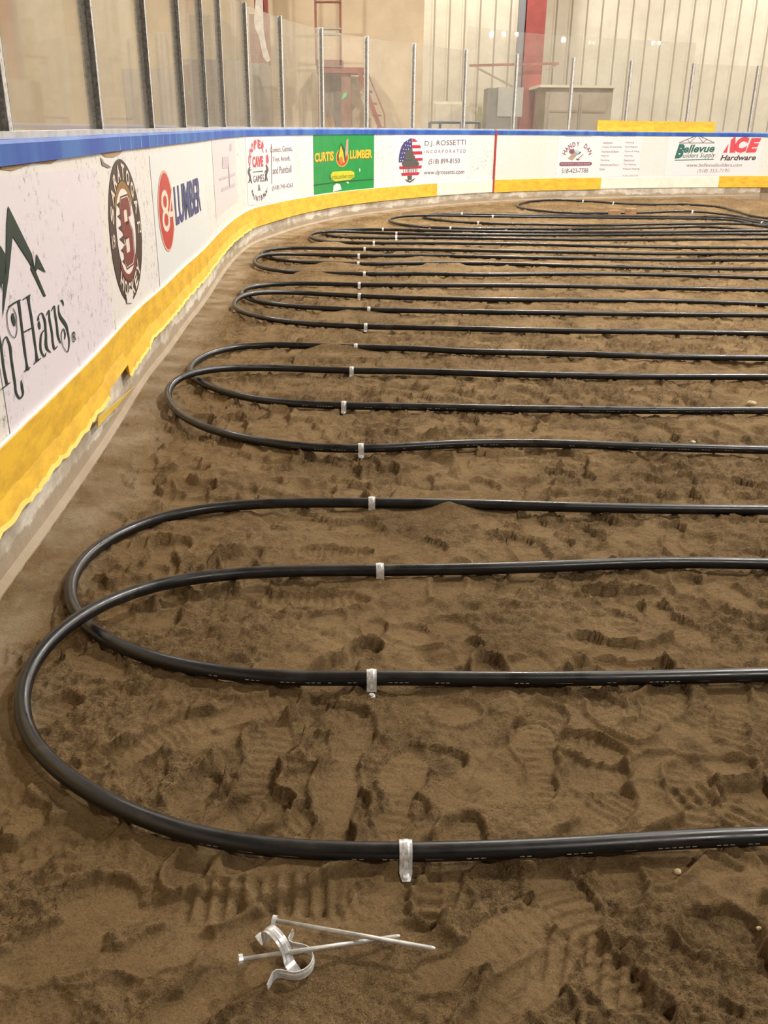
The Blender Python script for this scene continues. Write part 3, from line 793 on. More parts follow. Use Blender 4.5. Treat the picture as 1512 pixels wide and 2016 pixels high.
# 1 mountain advert
A = sheet(side, (-60,352,990,188,330,690), M['sheet_lav'], 'lavender-white advert with a dark green mountain outline and black ornate lettering')
P_('mountain_mark', [[(13,405),(60,500),(68,538),(52,512),(22,465)],[(13,405),(22,465),(14,545),(2,628),(4,560),(9,500),(10,440)],
   [(60,500),(66,530),(88,583),(84,584),(58,530)],[(66,538),(69,499),(88,537),(72,528)],[(0,487),(9,503),(9,535),(3,560),(0,552)],
   [(-14,470),(0,487),(0,552),(2,575),(-8,540)]], dkg, A)
S_('lettering', [
  [(34,592,5),(39,631,3.8),(46,688,3.8),(51,722,4.5),(52,729,7)],[(53,582,7),(54,592,4.5),(59,622,3.8),(65,665,3.8),(70,702,4.5),(71,711,7)],
  [(45,731.5,2.2),(57,723,2.2)],[(64,716,2.2),(78,705,2.2)],[(42,590,2.2),(57,580,2.2)],[(14,604,3),(26,596,3.5),(38,590,2.5)],[(42,655,2.6),(60,645.5,2.6)],
  [(16,603,2),(11.5,614,1.6),(11,628,1.4),(14,648,1.4),(20,661,1.4),(26,665,1.4),(30,655,1.4),(30,640,1.4),(28,618,1.6),(23,607,1.4)],[(22,616,2),(22.5,624,6),(24,632,6.5),(26,642,2)],
  [(73,631,3.5),(74,621,2),(79,616,2.2),(84,625,3.5),(88,654,3.5),(93,690,3.5),(98,694,1.5)],[(74,632,2),(75,641,4.5),(76,648,2)],
  [(88,646,1.4),(81,654,2.4),(77.5,672,3.2),(80,694,3.2),(85,702,2.5),(88.5,694,1.4)],
  [(89,621,1.4),(93.5,611,2.4),(95,626,3.2),(100,654,3.2),(103,680,3.4),(105,687,3.4),(111,681,1.4)],[(99,612,1.4),(104,602,2.2),(106,616,3.2),(109.5,638,3.2),(113,665,3.4),(117,676,1.6)],
  [(118,590,3.8),(121,594,3),(123,602,1.3)],[(113,600,1.8),(113.5,612,2.2),(117,624,5),(123,633,6.5),(128,641,5),(131,652,3.2),(134,670,2.6),(133,686,1.8),(131,693,1.4),(123,684,1.2),(119,668,1.2),(119,655,1.3),(122,647,1.6),(126,657,2.6),(125,668,1.4)],
  [(-7,650,3.6),(0,686,3.6),(4.5,722,3.8),(11,756,4.5)],[(0,766,2.2),(17,753,2.2)],
  [(2,682,1.4),(5,668,2),(9,663,2.6),(14,672,3.6),(20.5,711,3.8),(27,754,3.8),(31,777,3.6),(36.5,784,3.4),(42,778,3),(41,762,4),(39,748,1.5)]], dkg, A)
ring('registered_mark', hit(143, 663), .030, .020, .026, .016, dkg, A, .005)
T_('lettering', 'R', (140,655,672,146,653,670), dkg, A)
# 2 round emblem
cS = hit(245, 452); sL = hit(212, 430)[0]; sR = hit(279, 470)[0]; zT = hit(233, 313)[1]; zB = hit(262, 589)[1]
c_ = ((sL + sR) / 2, (zT + zB) / 2); ra, rb = (sR - sL) / 2, (zT - zB) / 2; print('EMBLEM', c_, ra, rb)
q = []
V = [(c_[0] + ra*math.cos(t), c_[1] + rb*math.sin(t)) for t in np.linspace(0, 2*math.pi, 72, endpoint=False)]
E2 = par(onwall('round_emblem', V, [tuple(range(72))], darkbrown, .003), side); E2['label'] = 'round dark brown hockey emblem with a maroon letter S'
SZ('white_centre', [[(c_[0] + ra*.60*math.cos(t), c_[1] + rb*.60*math.sin(t)) for t in np.linspace(0, 2*math.pi, 60, endpoint=False)]], white, E2, .0045)
ring('gold_band', c_, ra*.70, rb*.70, ra*.60, rb*.60, gold, E2, .0047, 35, 145, 30)
ring('maroon_band', c_, ra*.70, rb*.70, ra*.60, rb*.60, maroon, E2, .0047, 215, 325, 30)
arc_text('lettering', 'SARATOGA', c_, ra*.83, rb*.83, rb*.22, ra*.19, 158, 22, cream, E2, .0052, bold=.03)
arc_text('lettering', 'HOCKEY', c_, ra*.83, rb*.83, rb*.22, ra*.19, 228, 312, cream, E2, .0052, True, bold=.03)
for dx, tx in ((-.84, '19'), (.84, '72')):
    V2, F2, _ = text2d(tx, .02)
    sub_(onwall('lettering', [(c_[0] + ra*(dx - .1 + .2*u), c_[1] + rb*(-.12 + .18*v)) for u, v in V2], F2, cream, .0052), E2)
def EZ(u, v): return (c_[0] + ra*u, c_[1] + rb*v)
# saw-blade teeth on the left of the white centre
for k in range(6):
    v0 = .44 - k*.155
    SZ('saw_tooth', [[EZ(-.20, v0), EZ(-.16 - .0*k, v0-.145), EZ(-.50 + .02*abs(k-2.5), v0 - .02)]], darkbrown, E2, .0053)
sp_out = [(.36,.36),(.27,.47),(-.16,.47),(-.27,.35),(-.27,.05),(-.16,-.07),(.12,-.07),(.15,-.10),(.15,-.27),(.12,-.31),(-.04,-.31),(-.08,-.27),(-.08,-.17),(-.28,-.17),
          (-.28,-.37),(-.18,-.48),(.25,-.48),(.37,-.37),(.37,-.02),(.25,.09),(-.03,.09),(-.08,.13),(-.08,.28),(-.04,.32),(.12,.32),(.16,.28),(.16,.19),(.36,.19)]
SZ('letter_outline', [[EZ(a*1.13+.02, b*1.08) for a, b in sp_out]], darkbrown, E2, .0056)
SZ('letter_outline', [[EZ(a*1.05+.01, b*1.03) for a, b in sp_out]], cream, E2, .0060)
SZ('letter_mark', [[EZ(a, b) for a, b in sp_out]], maroon, E2, .0064)
SZ('letter_gap', [[EZ(-.06,.14), EZ(-.06,.28), EZ(-.02,.305), EZ(.11,.305), EZ(.14,.27), EZ(.14,.14)]], cream, E2, .0068)
SZ('letter_gap', [[EZ(-.10,-.29), EZ(-.10,-.10), EZ(.12,-.10), EZ(.12,-.26), EZ(.08,-.295)]], cream, E2, .0068)
SZ('scraped_patch', [[EZ(-.42,-.86),EZ(-.12,-.80),EZ(.05,-.86),EZ(-.02,-1.03),EZ(-.4,-.96)]], M['board'], E2, .0068)
# 3 lumber advert with the red oval
A = sheet(side, (293,306,588,398,284,488), M['sheet_mint'], 'pale advert sheet with a red oval and dark blue lettering')
zt, zb = hit(318, 336)[1], hit(331, 496)[1]; sl, s_r = hit(310, 415)[0], hit(342, 425)[0]; c3 = ((sl+s_r)/2, (zt+zb)/2); a3, b3 = (s_r-sl)/2, (zt-zb)/2
def ell(c, a, b, n=48): return [(c[0]+a*math.cos(t), c[1]+b*math.sin(t)) for t in np.linspace(0, 2*math.pi, n, endpoint=False)]
SZ('oval_rim', [ell(c3, a3, b3)], ink('rim_pink', 232, 176, 160), A, .0045)
SZ('red_oval', [ell(c3, a3*.88, b3*.94)], redm, A, .0055)
T_('lettering', '8', (313,376,463,328,371,459), cream, A, .0065, .0)
T_('lettering', '4', (326.5,373,459,339,370,454), cream, A, .0065, .0)
T_('lettering', 'LUMBER', (340,368,449,391,348,418), navy, A, .0055, .03)
# 4 faded advert
A = sheet(side, (416,276,440,462,272,400), ink('faded_pink_sheet', 226, 216, 218), 'almost blank faded pinkish advert sheet')
for (x0, y0, x1, y1) in [(437,309,450,332),(452,283,456,298)]:
    P_('faded_mark', [[(x0,y0),(x1,y0-1),(x1,y1-2),(x0,y1)]], palelav, A)
P_('faded_mark', [[(431,351),(462,340),(462,345),(431,356)],[(436,371),(462,360),(462,366),(436,378)]], palelav, A)
S_('scratch', [[(448,316,1.0),(450,342,1.2),(451,368,1.0)]], grey, A)
# 5 comic shop advert
A = sheet(side, (482,266,408,576,262.5,392), M['sheet_pink'], 'pinkish-white advert with a red arched name and grey lettering')
c5s, c5z = hit(507, 318); wd = (hit(526, 318)[0] - hit(487, 318)[0]) / 2; ht = hit(506, 277)[1] - c5z
arc_text('lettering', "COOPER'S", (c5s, c5z - ht*.10), wd*.90, ht*.95, ht*.42, wd*.27, 170, 10, pink, A, .005, bold=.05)
T_('lettering', 'CAVE', (496,308,330,517,306.5,328), pink, A, .0055, .05)
P_('rule_line', [[(497,338),(517,336),(517,337.6),(497,339.6)],[(533.2,283),(534,283),(535,362),(534.2,362)]], dkgrey, A)
T_('lettering', 'GAMES', (498,346,359.5,519,343,357), dkgrey, A)
T_('lettering', '&', (507,363.5,376,512,363,375), dkgrey, A)
arc_text('lettering', 'PAINTBALL', (c5s, hit(507, 372)[1]), wd*.72, ht*.48, ht*.26, wd*.15, 195, 345, dkgrey, A, .005, True, bold=.02)
S_('figure_mark', [[(491,328,2),(489,338,4),(492,350,3),(489,360,2)],[(492,350,3),(495,361,2)],[(489,338,2),(494,333,1.5)]], dkgrey, A)
S_('figure_mark', [[(523,324,2),(526,333,4),(523,345,3.5),(526,356,2)],[(524,345,3),(521,357,2)],[(524,334,2),(520,340,1.5)]], dkgrey, A)
T_('lettering', 'Comics, Games,', (531,290,302,575,286,299), grey, A)
T_('lettering', 'Toys, Airsoft,', (536,309,321,571,305.5,319), grey, A)
T_('lettering', 'and Paintball', (536,329,343,573,325,339.5), grey, A)
T_('lettering', '(518) 745-4263', (535,366,377,576,359.5,371), grey, A)
# 6 green lumber advert
A = sheet(side, (616,266,384,736.5,264.5,371), grn, 'bright green advert with yellow lettering and a little house emblem')
T_('lettering', 'CURTIS', (618.2,302.2,320.4,656.5,298.2,317), orange, A, .0045, .05)
T_('lettering', 'CURTIS', (618.8,301.5,319.4,656,297.4,316), yel, A, .0055, .035)
T_('lettering', 'LUMBER', (688,297,313.5,732.5,294.4,312), orange, A, .0045, .05)
T_('lettering', 'LUMBER', (688.4,296.2,312.4,732,293.8,311), yel, A, .0055, .035)
cH = hit(673, 310); ah = (hit(685.5, 310)[0] - hit(660.5, 310)[0]) / 2; bh = (hit(673, 291)[1] - hit(673, 328)[1]) / 2
SZ('emblem_disc', [ell(cH, ah, bh)], yel, A, .0048); SZ('emblem_disc', [ell(cH, ah*.88, bh*.9)], redm, A, .0054)
P_('house_mark', [[(664,303),(671,281),(680,296),(680,318),(664,316)]], grn_dk, A, .006)
P_('house_mark', [[(666,306),(670.5,286),(675,300),(678,320),(668,319)]], yel, A, .0066)
P_('house_mark', [[(668,310),(673,308),(675,322),(669,324)]], orange, A, .007)
P_('saw_mark', [[(681,276),(685,272),(684.5,300),(680,310),(678.5,302)]], ink('saw_blade', 196, 160, 140), A, .0072)
P_('lime_backing', [[(650,344),(655,338),(690,336),(697,339),(697,349),(688,354),(660,357),(652,353)]], ink('lime_patch', 214, 206, 48), A, .0046)  # flat lime yellow ink behind the web address
T_('lettering', 'CurtisLumber.com', (648,344,353,695.5,341,350.5), grn_dk, A, .0055)
P_('stripe', [[(617,363.5),(735,352),(735,353.8),(617,366)]], grn_dk, A)
P_('bare_patch', [[(656,366),(662,361),(669,363),(672,373),(655,378)],[(681,358),(684,356),(687,361),(683,361)],[(707,331),(709,333),(708,339),(706.5,336)]], white, A)
# 7 contractor advert with flag house
A = sheet(side, (776,266,368,925,265,362), M['sheet_pink'], 'white advert with a flag-filled house drawing and grey serif lettering')
cz_ = hit(808, 314); a7 = (hit(831.5, 314)[0] - hit(784.5, 314)[0]) / 2; zt, zb = hit(808, 272)[1], hit(808, 356.5)[1]; b7 = (zt - zb) / 2; c7 = (cz_[0], (zt+zb)/2)
def slab(v0, v1, u0=-1, u1=1):
    L = []; Rr = []
    for v in np.linspace(v0, v1, 7):
        w_ = math.sqrt(max(0, 1 - v*v)); L.append((c7[0] + a7*max(u0, -w_), c7[1] + b7*v)); Rr.append((c7[0] + a7*min(u1, w_), c7[1] + b7*v))
    return L + Rr[::-1]
SZ('flag_canton', [slab(-.10, .999, -1, .1)], flagblue, A, .0045)
SZ('flag_stripe', [slab(.84, .995, .1, 1), slab(.53, .68, .1, 1), slab(.24, .39, .1, 1), slab(-.06, .07, .25, 1), slab(-.42, -.28), slab(-.73, -.6)], flagred, A, .0048)
SZ('flag_star', [[(c7[0]+a7*(u+.035*math.cos(k*math.pi*.4+1.57)*(1 if 1 else 0)), c7[1]+b7*(v+.035*math.sin(k*math.pi*.4+1.57))) for k in range(5)]
   for u, v in [(-.3,.85),(-.1,.83),(-.45,.68),(-.25,.66),(-.05,.64),(-.6,.5),(-.4,.48),(-.2,.5),(-.72,.32),(-.52,.33),(-.32,.34),(-.8,.12),(-.6,.14),(-.85,-.02),(-.66,-.03)]], white, A, .0052)
HP = lambda L: [(c7[0]+a7*u, c7[1]+b7*v) for u, v in L]
SZ('house_mark', [HP([(-.5,-.02),(-.5,.3),(-.1,.5),(.1,.55),(.25,.2),(.35,.18),(.4,-.02)]), HP([(-.75,-.15),(-.5,0),(.5,0),(.75,-.2),(.6,-.32),(-.6,-.32)]),
   HP([(-.25,-.74),(-.2,-.95),(.12,-.95),(.15,-.74)]), HP([(-.45,-.88),(0,-1.0),(.42,-.84),(.3,-.97),(0,-1.08),(-.3,-1.0)])], hazelgrey, A, .0056)
SZ('house_mark', [HP([(u,-.32),(u+.05,-.32),(u+.05,-.6),(u,-.6)]) for u in (-.6,-.42,-.3,-.18,-.06,.1,.25,.4,.52)], hazelgrey, A, .0056)
T_('lettering', 'D.J. ROSSETTI', (836,277.5,289.5,917,274.5,288.5), dkgrey, A, bold=-.005)
T_('lettering', 'INCORPORATED', (835,296,301.5,917,293.5,300.5), grey, A, space=1.6)
T_('lettering', '(518) 899-8150', (844,313,326,905,311.5,324), dkgrey, A)
T_('lettering', 'www.djrossetti.com', (834,335.5,346,914,333.5,345), dkgrey, A)
# 8 handyman advert
A = sheet(end, (1100,268,349,1266,267.5,347), M['sheet_pink'], 'faded pink advert with arched name, tools emblem and two columns of small words')
T_('lettering', 'Residential & Commercial', (1114,266.5,270,1164,266.2,269.8), tan, A)
T_('lettering', 'For A Better Quality Service', (1190,266.3,270.8,1252,266,270.4), tan, A)
c8 = hit(1136, 305); w8 = (hit(1165, 305)[0] - hit(1104, 305)[0]) / 2; h8 = hit(1136, 279)[1] - c8[1]
arc_text('lettering', 'HANDY DAN', (c8[0], c8[1] - h8*.15), w8*.88, h8*.98, h8*.36, w8*.19, 160, 20, mauve, A, .005)
P_('tool_mark', [[(1121,294),(1130,293),(1131,300),(1125,304),(1120,300)]], mauve, A, .0055)
P_('tool_mark', [[(1118,312),(1130,298),(1138,303),(1126,316)]], tan, A, .0052)
P_('tool_mark', [[(1130,297),(1134,294),(1143,299),(1139,304)]], ltblue, A, .0056)
S_('tool_mark', [[(1148,304,1.2),(1136,314,1.2)],[(1134,312,1),(1136,314.5,2),(1141,314,1)],[(1138,304,2),(1143,299,2.5)]], dkgrey, A, .0058)
P_('name_bar', [[(1101,321),(1103,319),(1162,318.8),(1165,320.5),(1165,323.5),(1162,326),(1103,326.8),(1101,325)]], mauve, A, .005)
T_('lettering', 'Interior Exterior Complete Repairs', (1104,320.5,325,1161,320.2,324.8), palelav, A, .0058)
T_('lettering', '518-423-7788', (1106,332,341,1158,331,340), dkgrey, A)
for i, (a, b) in enumerate([('Additions','Painting'),('Custom Woodworking','Roof Repairs'),('Kitchens & Baths','Doors & Siding'),('Masonry','Flooring'),
                            ('Plumbing','Electrical'),('Windows and Doors','Tile Setting'),('Decks','Pressure Washing')]):
    y = 279 + i*8.65
    T_('lettering', a, (1187 - i*1.1, y, y+4.2, 1187 - i*1.1 + len(a)*2.1, y-.1, y+4.1), mauve if i % 2 else grey, A)
    T_('lettering', b, (1232 - i*.9, y-.2, y+4.0, 1232 - i*.9 + len(b)*2.0, y-.3, y+3.9), grey, A)
T_('lettering', 'Fully Insured', (1226,344,348,1256,343.6,347.6), tan, A)
# 9 building supply and hardware advert
A = sheet(end, (1318,262.5,346,1505,262.5,345), M['sheet_pink'], 'white advert with a teal roof-truss name and a big coral red hardware name')
S_('truss_mark', [[(1337,281,1.2),(1373,266,1.4)],[(1373,266,1.4),(1406,281,1.2)],[(1353,274,1),(1358,281,1)],[(1373,266,1),(1358,281,1)],[(1373,266,1),(1384,281,1)],[(1391,274,1),(1384,281,1)],[(1337,281.5,1),(1406,281.5,1)]], hazelgrey, A)
T_('lettering', 'B', (1331,284,312,1348.5,283.5,311.5), teal, A, .0055, .06, .3)
T_('lettering', 'ellevue', (1347,285,301,1408,284,299.5), teal, A, .0055, .03, .25)
T_('lettering', 'uilders Supply', (1345,301.5,314,1409,300,312.5), teal, A, .0055, .0, .25)
P_('teal_underline', [[(1328,314.6),(1405,313.2),(1405,314.6),(1328,316)]], teal, A)
P_('lettering', [[(1423,300.5),(1434,283),(1431,300.5)],[(1436,300.5),(1438.5,276),(1448,267),(1447,300.5)]], acered, A, .0055)
T_('lettering', 'C', (1449,270,301,1476,269,300.5), acered, A, .0055, .07, .2)
T_('lettering', 'E', (1472,272,300.5,1499,271.5,300), acered, A, .0055, .07, .25)
T_('lettering', 'Hardware', (1419,305,316,1489,304.5,315.5), blk, A, .0055, .02, .25)
T_('lettering', 'www.bellevuebuilders.com', (1352,321.5,328.5,1461,321,328), grey, A, .005, 0, .2)
T_('lettering', '(518) 355-7190', (1373,333,342,1436,332,341), grey, A, .005, -.01, .2)

# ------------------------------------------------------------------ shield posts and clear panels
GT = 2.55
post_px = [(5,262),(192,262),(295,257),(360,257),(405,257),(440,257),(490,256.5),(556,256),(634,255.5),(721,255),(811.5,254.5),(911,254.5),(1009,254.5),(1118,254.5),(1229,255),(1349,255),(1474,255)]
OFFP = -.064
ps = [hit(a, b, OFFP)[0] for a, b in post_px]
ps = [ps[0] - 1.2] + ps + [ps[-1] + 1.25]
print('POSTS', [round(v, 2) for v in ps], [round(v, 2) for v in np.diff(ps)])
pwhere = ['out of frame at the left'] + ['at the left edge of the photo', 'between the mountain advert and round emblem', 'right above the round emblem', 'above the lumber oval advert',
  'second after the lumber oval advert', 'above the faded blank advert', 'above the arched red name advert', 'between the arched name and green adverts', 'above the left end of the green advert',
  'above the right end of the green advert', 'above the flag house drawing', 'right above the end of the flag house advert', 'just right of the red line', 'above the handyman advert, in front of the shed',
  'behind the left half of the loose yellow strip', 'behind the right end of the loose yellow strip', 'above the coral red hardware name'] + ['beyond the right edge of the photo']
for i, s in enumerate(ps):
    base = wp(s, OFFP, CAPH + .022); t_ = wp(s + .01, OFFP, 0) - wp(s - .01, OFFP, 0); t_ /= np.linalg.norm(t_)
    n_ = np.array([t_[1], -t_[0], 0]); z0 = CAPH + .0225 - base[2]
    r = empty('shield_post', base)
    hgt = GT - base[2] + .02
    wide = .021 if i < 8 else .023
    def pr(t, n): return t_ * t + n_ * n
    # H section: two flanges and a web
    mb = MB()
    for (ta, tb, na, nb) in ((-wide, wide, .012, .030), (-wide, wide, -.030, -.012), (-.006, .006, -.012, .012)):
        c = [pr(ta, na), pr(tb, na), pr(tb, nb), pr(ta, nb)]
        V = [p + np.array([0, 0, .001]) for p in c] + [p + np.array([0, 0, hgt]) for p in c]
        mb.add(V, [(3,2,1,0),(4,5,6,7),(0,1,5,4),(1,2,6,5),(2,3,7,6),(3,0,4,7)])
    mb.build('upright', M['alu'], r)
    mb = MB()
    for sg in (-1, 1):
        c = [pr(sg*wide - .003, .0302), pr(sg*wide + .003, .0302), pr(sg*wide + .003, .011), pr(sg*wide - .003, .011)]
        V = [p + np.array([0, 0, .001]) for p in c] + [p + np.array([0, 0, hgt - .01]) for p in c]
        mb.add(V, [(3,2,1,0),(4,5,6,7),(0,1,5,4),(1,2,6,5),(2,3,7,6),(3,0,4,7)])
    mb.build('gasket', M['gasket'], r)
    tag(r, 'dull metal shield post on the boards, ' + pwhere[i], 'post', 'shield posts on the boards')
gl_where = ['left of the first post', 'above the mountain advert', 'above and left of the round emblem', 'between the round emblem and the lumber oval', 'above the lumber oval advert', 'right of the lumber oval advert',
  'above the faded advert', 'left of the arched red name', 'between the arched name and the green advert', 'above the green advert', 'left of the flag house drawing', 'above the serif contractor name', 'above the red line',
  'in front of the red column', 'in front of the warm grey shed', 'behind the loose yellow strip', 'between the yellow strip and the hardware name', 'at the right edge of the photo']
for i in range(len(ps) - 1):
    a, b = ps[i] + .008, ps[i+1] - .008
    o = sweep('glass_sheet', a, b, rect(OFFP + .005, CAPH + .023, OFFP - .005, GT), M['glass'], step=.1)
    tag(o, 'clear scuffed glass sheet ' + gl_where[i], 'glass sheet', 'clear glass sheets on the boards')
    if 12 <= i <= 15:
        o = sweep('glass_sheet', a, b, rect(OFFP + .005, GT + .003, OFFP - .005, 2.93), M['glass'], step=.1)
        tag(o, 'short upper glass sheet ' + gl_where[i].replace('behind the', 'high above the'), 'glass sheet', 'upper glass sheets over the far boards')

# loose yellow strip lying on the rail
sa, sb = hit(1178, 240)[0], hit(1410, 240)[0]
yz = CAPH + .0225
st_ = sweep('kick_plate_strip', sa, sb, [(-.004, CAPH + .0005), (-.026, CAPH + .0005), (-.027, CAPH + .2), (-.015, CAPH + .205), (-.012, CAPH + .1)], M['yellow'])
tag(st_, 'loose yellow plastic kick strip standing on the blue rail at the far end', 'plastic strip')

# ------------------------------------------------------------------ pipes
def tube(name, C, r, mat, n=14):
    C = np.asarray(C); Tn = np.gradient(C, axis=0); Tn /= np.linalg.norm(Tn, axis=1)[:, None]
    z = np.array([0, 0, 1.]); V = []; Fc = []
    for p, t in zip(C, Tn):
        u = np.cross(t, z); u /= np.linalg.norm(u); v = np.cross(u, t)
        for k in range(n):
            a = 2*math.pi*k/n; V.append(p + r*(u*math.cos(a) + v*math.sin(a)))
    for i in range(len(C) - 1):
        for k in range(n):
            Fc.append((i*n+k, i*n+(k+1) % n, (i+1)*n+(k+1) % n, (i+1)*n+k))
    Fc += [tuple(range(n-1, -1, -1)), tuple(range((len(C)-1)*n, len(C)*n))]
    return mesh(name, V, Fc, mat, None, True)
plab = ['nearest black pipe loop, its bend crossing on top of the next loop',
 'black pipe loop tucked under the nearest loop, with dotted white print along its front run',
 'black pipe loop on top in the second crossing pair, its bend further left',
 'black pipe loop of the second crossing pair, passing underneath',
 'black pipe loop of the third crossing pair, on top and further left',
 'black pipe loop of the third crossing pair, underneath',
 'black pipe loop of the fourth crossing pair, on top, near run partly buried',
 'black pipe loop of the fourth crossing pair, underneath, its near run mostly buried',
 'black pipe loop of the fifth crossing pair, on top, bend near the curving curb',
 'black pipe loop of the fifth crossing pair, underneath',
 'far black pipe loop whose bend lies below the green and flag house adverts',
 'far black pipe loop of the sixth pair, lying inside its neighbour',
 'farthest black pipe loop, by the curb below the red line and handyman advert']
for k, C in enumerate(CURVES):
    nside = 20 if k < 4 else 10
    o = tube('heating_pipe', C, RP, M['pipe'], nside); o.name = 'floor_pipe'
    tag(o, plab[k], 'pipe', 'black pipe loops laid on the sand')
    # printed dashes along the camera side of the front runs
    if k in (0, 1, 2, 3):
        rr = random.Random(k + 40); V = []; Fc = []
        sel = {0: (-.6, 2.0), 1: (-.6, 2.6), 2: (-.7, 2.4), 3: (-.8, 2.6)}[k]
        Cf = np.array([p for p in C[:int(np.argmin(C[:, 0]))] if sel[0] < p[0] < sel[1]])
        Cf = Cf[np.argsort(Cf[:, 0])]
        d, x = Cf[:, 0], Cf[0, 0] + .05
        while x < Cf[-1, 0] - .05:
            for w_ in ([.012]*rr.randint(3, 6) if rr.random() < .55 else [rr.uniform(.03, .06)]):
                if rr.random() < .8:
                    for xa, xb in ((x, x + w_*.75),):
                        q = []
                        for xx in (xa, xb):
                            y = np.interp(xx, d, Cf[:, 1]); z = np.interp(xx, d, Cf[:, 2])
                            for an in (-.10, .02 if w_ < .02 else -.06):
                                q.append((xx, y - (RP + .0006)*math.cos(an), z + (RP + .0006)*math.sin(an)))
                        n = len(V); V += q; Fc.append((n, n+2, n+3, n+1))
                x += w_ * 1.15
            x += rr.uniform(.02, .07)
        if V:
            pm = mesh('printed_text', V, Fc, M['white_print'], o); pm['kind'] = 'stuff'; pm['label'] = 'white dotted print'

# ------------------------------------------------------------------ pipe straps
def omega(r, leg, flange, th=.0022, n=18):
    """strap centre line in the (across, up) plane: flange, leg, arch, leg, flange; up = 0 at pipe centre"""
    pts = [(-r - flange - .006, -leg), (-r - .008, -leg + .001), (-r - .002, -leg + .005), (-r, -leg + .012)]
    pts += [(-r*math.cos(math.pi*k/n), r*math.sin(math.pi*k/n)) for k in range(n + 1)]
    pts += [(r, -leg + .012), (r + .002, -leg + .005), (r + .008, -leg + .001), (r + flange + .006, -leg)]
    return pts
def strap_mesh(name, pts, width, th, mat, round_end=True):
    A = np.array(pts, float); tg = np.gradient(A, axis=0); tg /= np.linalg.norm(tg, axis=1)[:, None]; nn = np.stack([-tg[:, 1], tg[:, 0]], 1)
    V = []; Fc = []; W = width / 2; cols = [-W, -W*.55, -W*.3, W*.3, W*.55, W]; lift = [0, 0, .0012, .0012, 0, 0]
    m = len(cols); n = len(A)
    for i in range(n):
        sc = .62 if (round_end and i in (0, n-1)) else 1.0
        for sgn in (1, -1):
            for cx, lf in zip(cols, lift):
                off = (th/2*sgn + (lf if 2 < i < n-3 else 0))
                V.append((cx*sc, A[i, 0] + nn[i, 0]*off, A[i, 1] + nn[i, 1]*off))
    k = 2*m
    for i in range(n-1):
        for j in range(m-1):
            a = i*k + j; Fc.append((a, a+1, a+1+k, a+k))
            b = i*k + m + j; Fc.append((b, b+k, b+k+1, b+1))
        Fc.append((i*k, i*k+k, i*k+k+m, i*k+m)); Fc.append((i*k+m-1, i*k+2*m-1, i*k+k+2*m-1, i*k+k+m-1))
    Fc += [tuple([j for j in range(m)] + [2*m-1-j for j in range(m)])[::1], tuple([(n-1)*k + j for j in range(m)] + [(n-1)*k + 2*m-1-j for j in range(m)])]
    me = bpy.data.meshes.new(name); me.from_pydata(V, [], Fc); me.materials.append(mat); me.update()
    return me
strap_me = strap_mesh('pipe_strap', omega(RP + .003, .026, .022), .025, .002, M['galv'])
mb = MB(); mb.bar((0, 0, 0), (0, 0, .004), .0062, 12).bar((0, 0, -.11), (0, 0, .001), .0035, 8)
sp_me_o = mb.build('spike_head', M['galv']); sp_me = sp_me_o.data; bpy.data.objects.remove(sp_me_o)
clamps = [(804,0,0),(741,1,0),(742,0,1),(733,1,1),(714,2,0),(682,3,0),(697,2,1),(705,3,1),(716,4,0),(725,5,0),(703,4,1),(713,5,1),(716,6,0),(705,7,0),(708,6,1),(716,7,1),
          (738,8,0),(780,8,1),(780,9,0),(757,9,1),(886,10,0),(969,10,1),(940,11,0),(910,11,1),(1148,12,1),(1209,12,1),(1361,12,0),(1500,11,1)]
def proj(p):
    d = Vector(p) - Vector((0, 0, H)); f = d.dot(FW)
    return 756 + F_PX * d.dot(RI) / f, 1008 - F_PX * d.dot(UP) / f
ordn = ['front', 'back']
pair = ['nearest', 'second nearest', 'third', 'fourth', 'fifth', 'sixth', 'seventh', 'eighth', 'ninth', 'tenth', 'eleventh', 'twelfth', 'farthest']
seen = {}
for (px, k, run) in clamps:
    C = CURVES[k]; pj = np.array([proj(p) for p in C])
    i_tip = int(np.argmin(C[:, 0]))
    rng_i = range(2, i_tip) if run == 0 else range(i_tip + 1, len(C) - 2)
    i = min(rng_i, key=lambda j: abs(pj[j, 0] - px) if C[j, 1] > .4 else 9e9)
    p = C[i]; tv = C[i+1] - C[i-1]; ang = math.atan2(tv[1], tv[0])
    if math.cos(ang) < 0: ang += math.pi
    o = bpy.data.objects.new('pipe_strap', strap_me); COL.objects.link(o); o.location = p; o.rotation_euler = (0, 0, ang)
    if k < 4:
        for sg in (-1, 1):
            c = bpy.data.objects.new('spike_head', sp_me); COL.objects.link(c); c.parent = o
            c.location = (0, sg * (RP + .022), -.0245)
    lab = 'shiny metal strap over the %s run of the %s pipe loop' % (ordn[run], pair[k])
    if (k, run) == (12, 1): lab += ', ' + ('left one' if px < 1180 else 'right one')
    tag(o, lab, 'pipe strap', 'metal straps holding down the pipes')

